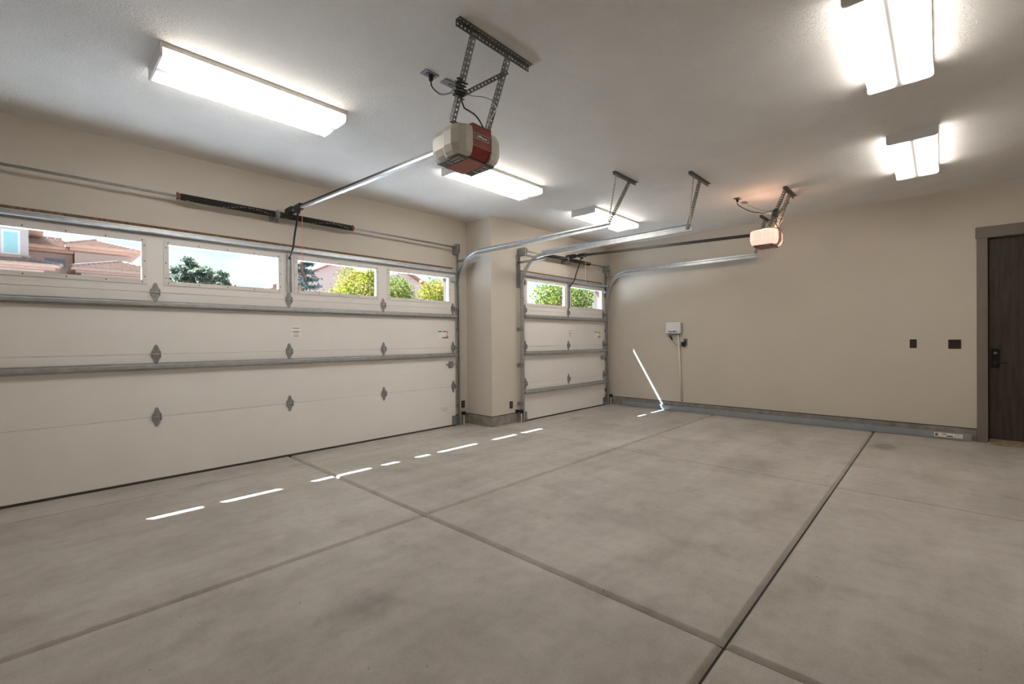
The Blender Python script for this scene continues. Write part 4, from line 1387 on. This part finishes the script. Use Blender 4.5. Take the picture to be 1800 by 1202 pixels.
# ------------------------------------------------------------------ trees
def leaf_cloud(blobs, n, size, seed, shell=0.45, aspect=0.5, up=0.3):
    rnd = random.Random(seed)
    vs, fs = [], []
    tot = sum(b[3] * b[4] * b[5] for b in blobs)
    for (bx, by, bz, rx, ry, rz) in blobs:
        k = int(n * rx * ry * rz / tot)
        for _ in range(k):
            while True:
                d = V(rnd.gauss(0, 1), rnd.gauss(0, 1), rnd.gauss(0, 1))
                if d.length > 0.1:
                    break
            d.normalize()
            r = (shell + (1 - shell) * rnd.random()) * (1 + 0.10 * rnd.gauss(0, 1))
            p = V(bx + d.x * rx * r, by + d.y * ry * r, bz + d.z * rz * r)
            a = V(rnd.gauss(0, 1), rnd.gauss(0, 1), rnd.gauss(0, 1) + up).normalized()
            b_ = a.cross(V(rnd.gauss(0, 1), rnd.gauss(0, 1), rnd.gauss(0, 1))).normalized()
            s = size * rnd.uniform(0.6, 1.35)
            i = len(vs)
            vs += [p - a * s * 0.5, p + b_ * s * aspect * 0.5 + a * s * 0.05, p + a * s * 0.5, p - b_ * s * aspect * 0.5 + a * s * 0.05]
            fs.append((i, i + 1, i + 2, i + 3))
    m = MB()
    m.v = vs
    m.f = fs
    return m


def broad_tree(x, y, blobs, n, size, material, label, seed, trunk_h, group, bark='bark', branches=9):
    t = thing('tree', (x, y, 0), label, 'tree', group)
    tag(leaf_cloud(blobs, n, size, seed).build('foliage', material, t), kind='stuff')
    rnd = random.Random(seed + 99)
    MB().tube(smooth_path([(x, y, -0.1), (x + 0.05, y, trunk_h * 0.4), (x - 0.05, y + 0.05, trunk_h * 0.75), (x, y, trunk_h)], 4), [0.14 - 0.006 * k for k in range(13)], 8).build('trunk', bark, t, True)
    for k in range(branches):
        b = blobs[k % len(blobs)]
        e = V(b[0] + rnd.uniform(-0.6, 0.6) * b[3], b[1] + rnd.uniform(-0.6, 0.6) * b[4], b[2] + rnd.uniform(-0.1, 0.8) * b[5])
        s0 = V(x, y, trunk_h * rnd.uniform(0.6, 1.0))
        pth = smooth_path([s0, s0.lerp(e, 0.5) + V(rnd.uniform(-0.1, 0.1), 0, rnd.uniform(0, 0.2)), e], 4)
        MB().tube(pth, [0.05 - 0.0045 * q for q in range(len(pth))], 5).build('branch', bark, t, True)
    return t


# pine across the street
rnd = random.Random(5)
pine_blobs = []
for (bx, bz, br, n) in ((6.75, 5.75, 0.85, 9), (7.35, 5.3, 0.85, 8), (6.15, 5.2, 0.65, 6), (8.1, 5.55, 0.35, 3), (8.15, 4.9, 0.55, 5), (6.9, 4.6, 1.3, 12), (8.65, 4.75, 0.3, 2), (5.85, 4.5, 0.6, 5)):
    for _ in range(n):
        a, q = rnd.uniform(0, 2 * PI), br * math.sqrt(rnd.random())
        r_ = rnd.uniform(0.22, 0.42)
        pine_blobs.append((bx + math.cos(a) * q, 33 + rnd.uniform(-0.7, 0.7), bz + math.sin(a) * q * 0.75, r_, r_, r_ * 0.7))
broad_tree(7.0, 33, pine_blobs, 8000, 0.20, 'needle_pine', 'dark green bushy pine tree seen through the second window', 11, 4.6, 'trees outside', 'bark_pale', 24)

# blue spruce
sx, sy = 7.2, 18.0
t = thing('tree', (sx, sy, 0), 'blue green spruce with drooping tiers seen at the edge of the third window', 'tree', 'trees outside')
MB().tube([(sx, sy, -0.1), (sx, sy, 3), (sx, sy, 6.4)], [0.16, 0.1, 0.02], 8).build('trunk', 'bark', t, True)
vs = MB()
rnd = random.Random(3)
for tier in range(19):
    z = 0.8 + tier * 0.30
    rr = 1.28 * (1 - (z - 0.5) / 6.4) + 0.05
    for k in range(17):
        a = rnd.uniform(0, 2 * PI)
        ln = rr * rnd.uniform(0.7, 1.1)
        e = V(sx + math.cos(a) * ln, sy + math.sin(a) * ln, z - 0.10 * ln + 0.1)
        s0 = V(sx, sy, z + 0.08)
        for q in range(26):
            f = 0.15 + 0.85 * q / 26
            p = s0.lerp(e, f) + V(0, 0, -0.12 * math.sin(f * PI))
            dr = V(rnd.gauss(0, 1), rnd.gauss(0, 1), rnd.gauss(0, 0.5)).normalized() + (e - s0).normalized() * 0.8
            dr.normalize()
            sd = dr.cross(V(rnd.gauss(0, 1), rnd.gauss(0, 1), rnd.gauss(0, 1))).normalized()
            s = 0.20 * rnd.uniform(0.6, 1.2) * (1.2 - 0.5 * f)
            i = len(vs.v)
            vs.v += [p, p + sd * s * 0.16 + dr * s * 0.5, p + dr * s, p - sd * s * 0.16 + dr * s * 0.5]
            vs.f.append((i, i + 1, i + 2, i + 3))
tag(vs.build('foliage', 'needle_spruce', t), kind='stuff')

broad_tree(8.0, 15.2, [(8.25, 15.2, 3.25, 1.0, 1.0, 0.95), (7.55, 15.1, 2.75, 0.75, 0.8, 0.6), (8.5, 15.3, 2.5, 1.1, 1.0, 0.7), (8.7, 15.2, 3.7, 0.6, 0.6, 0.5)],
           9000, 0.095, 'leaf_yellow', 'yellow green leafy tree filling the third window', 21, 2.6, 'trees outside')
broad_tree(9.95, 15.6, [(9.9, 15.6, 3.35, 0.65, 0.7, 0.55), (9.6, 15.6, 2.7, 0.6, 0.7, 0.55), (10.3, 15.6, 2.9, 0.5, 0.6, 0.5)],
           4200, 0.095, 'leaf_green', 'green leafy tree in the left half of the fourth window', 22, 2.6, 'trees outside')
broad_tree(11.3, 15.0, [(11.4, 15, 3.2, 0.8, 0.8, 0.75), (10.95, 15, 2.65, 0.6, 0.8, 0.5), (11.9, 15, 2.8, 0.9, 0.8, 0.8)],
           6500, 0.095, 'leaf_yellow', 'yellow green leafy tree in the right half of the fourth window', 23, 2.5, 'trees outside')
broad_tree(12.4, 9.2, [(12.4, 9.2, 2.75, 1.0, 0.9, 0.62), (11.5, 9.2, 2.75, 0.55, 0.6, 0.5), (13.3, 9.2, 2.8, 0.7, 0.8, 0.6), (11.3, 9.2, 2.1, 0.8, 0.7, 0.4)],
           5200, 0.105, 'leaf_green', 'green leafy tree close outside the single garage door', 24, 2.2, 'trees outside')
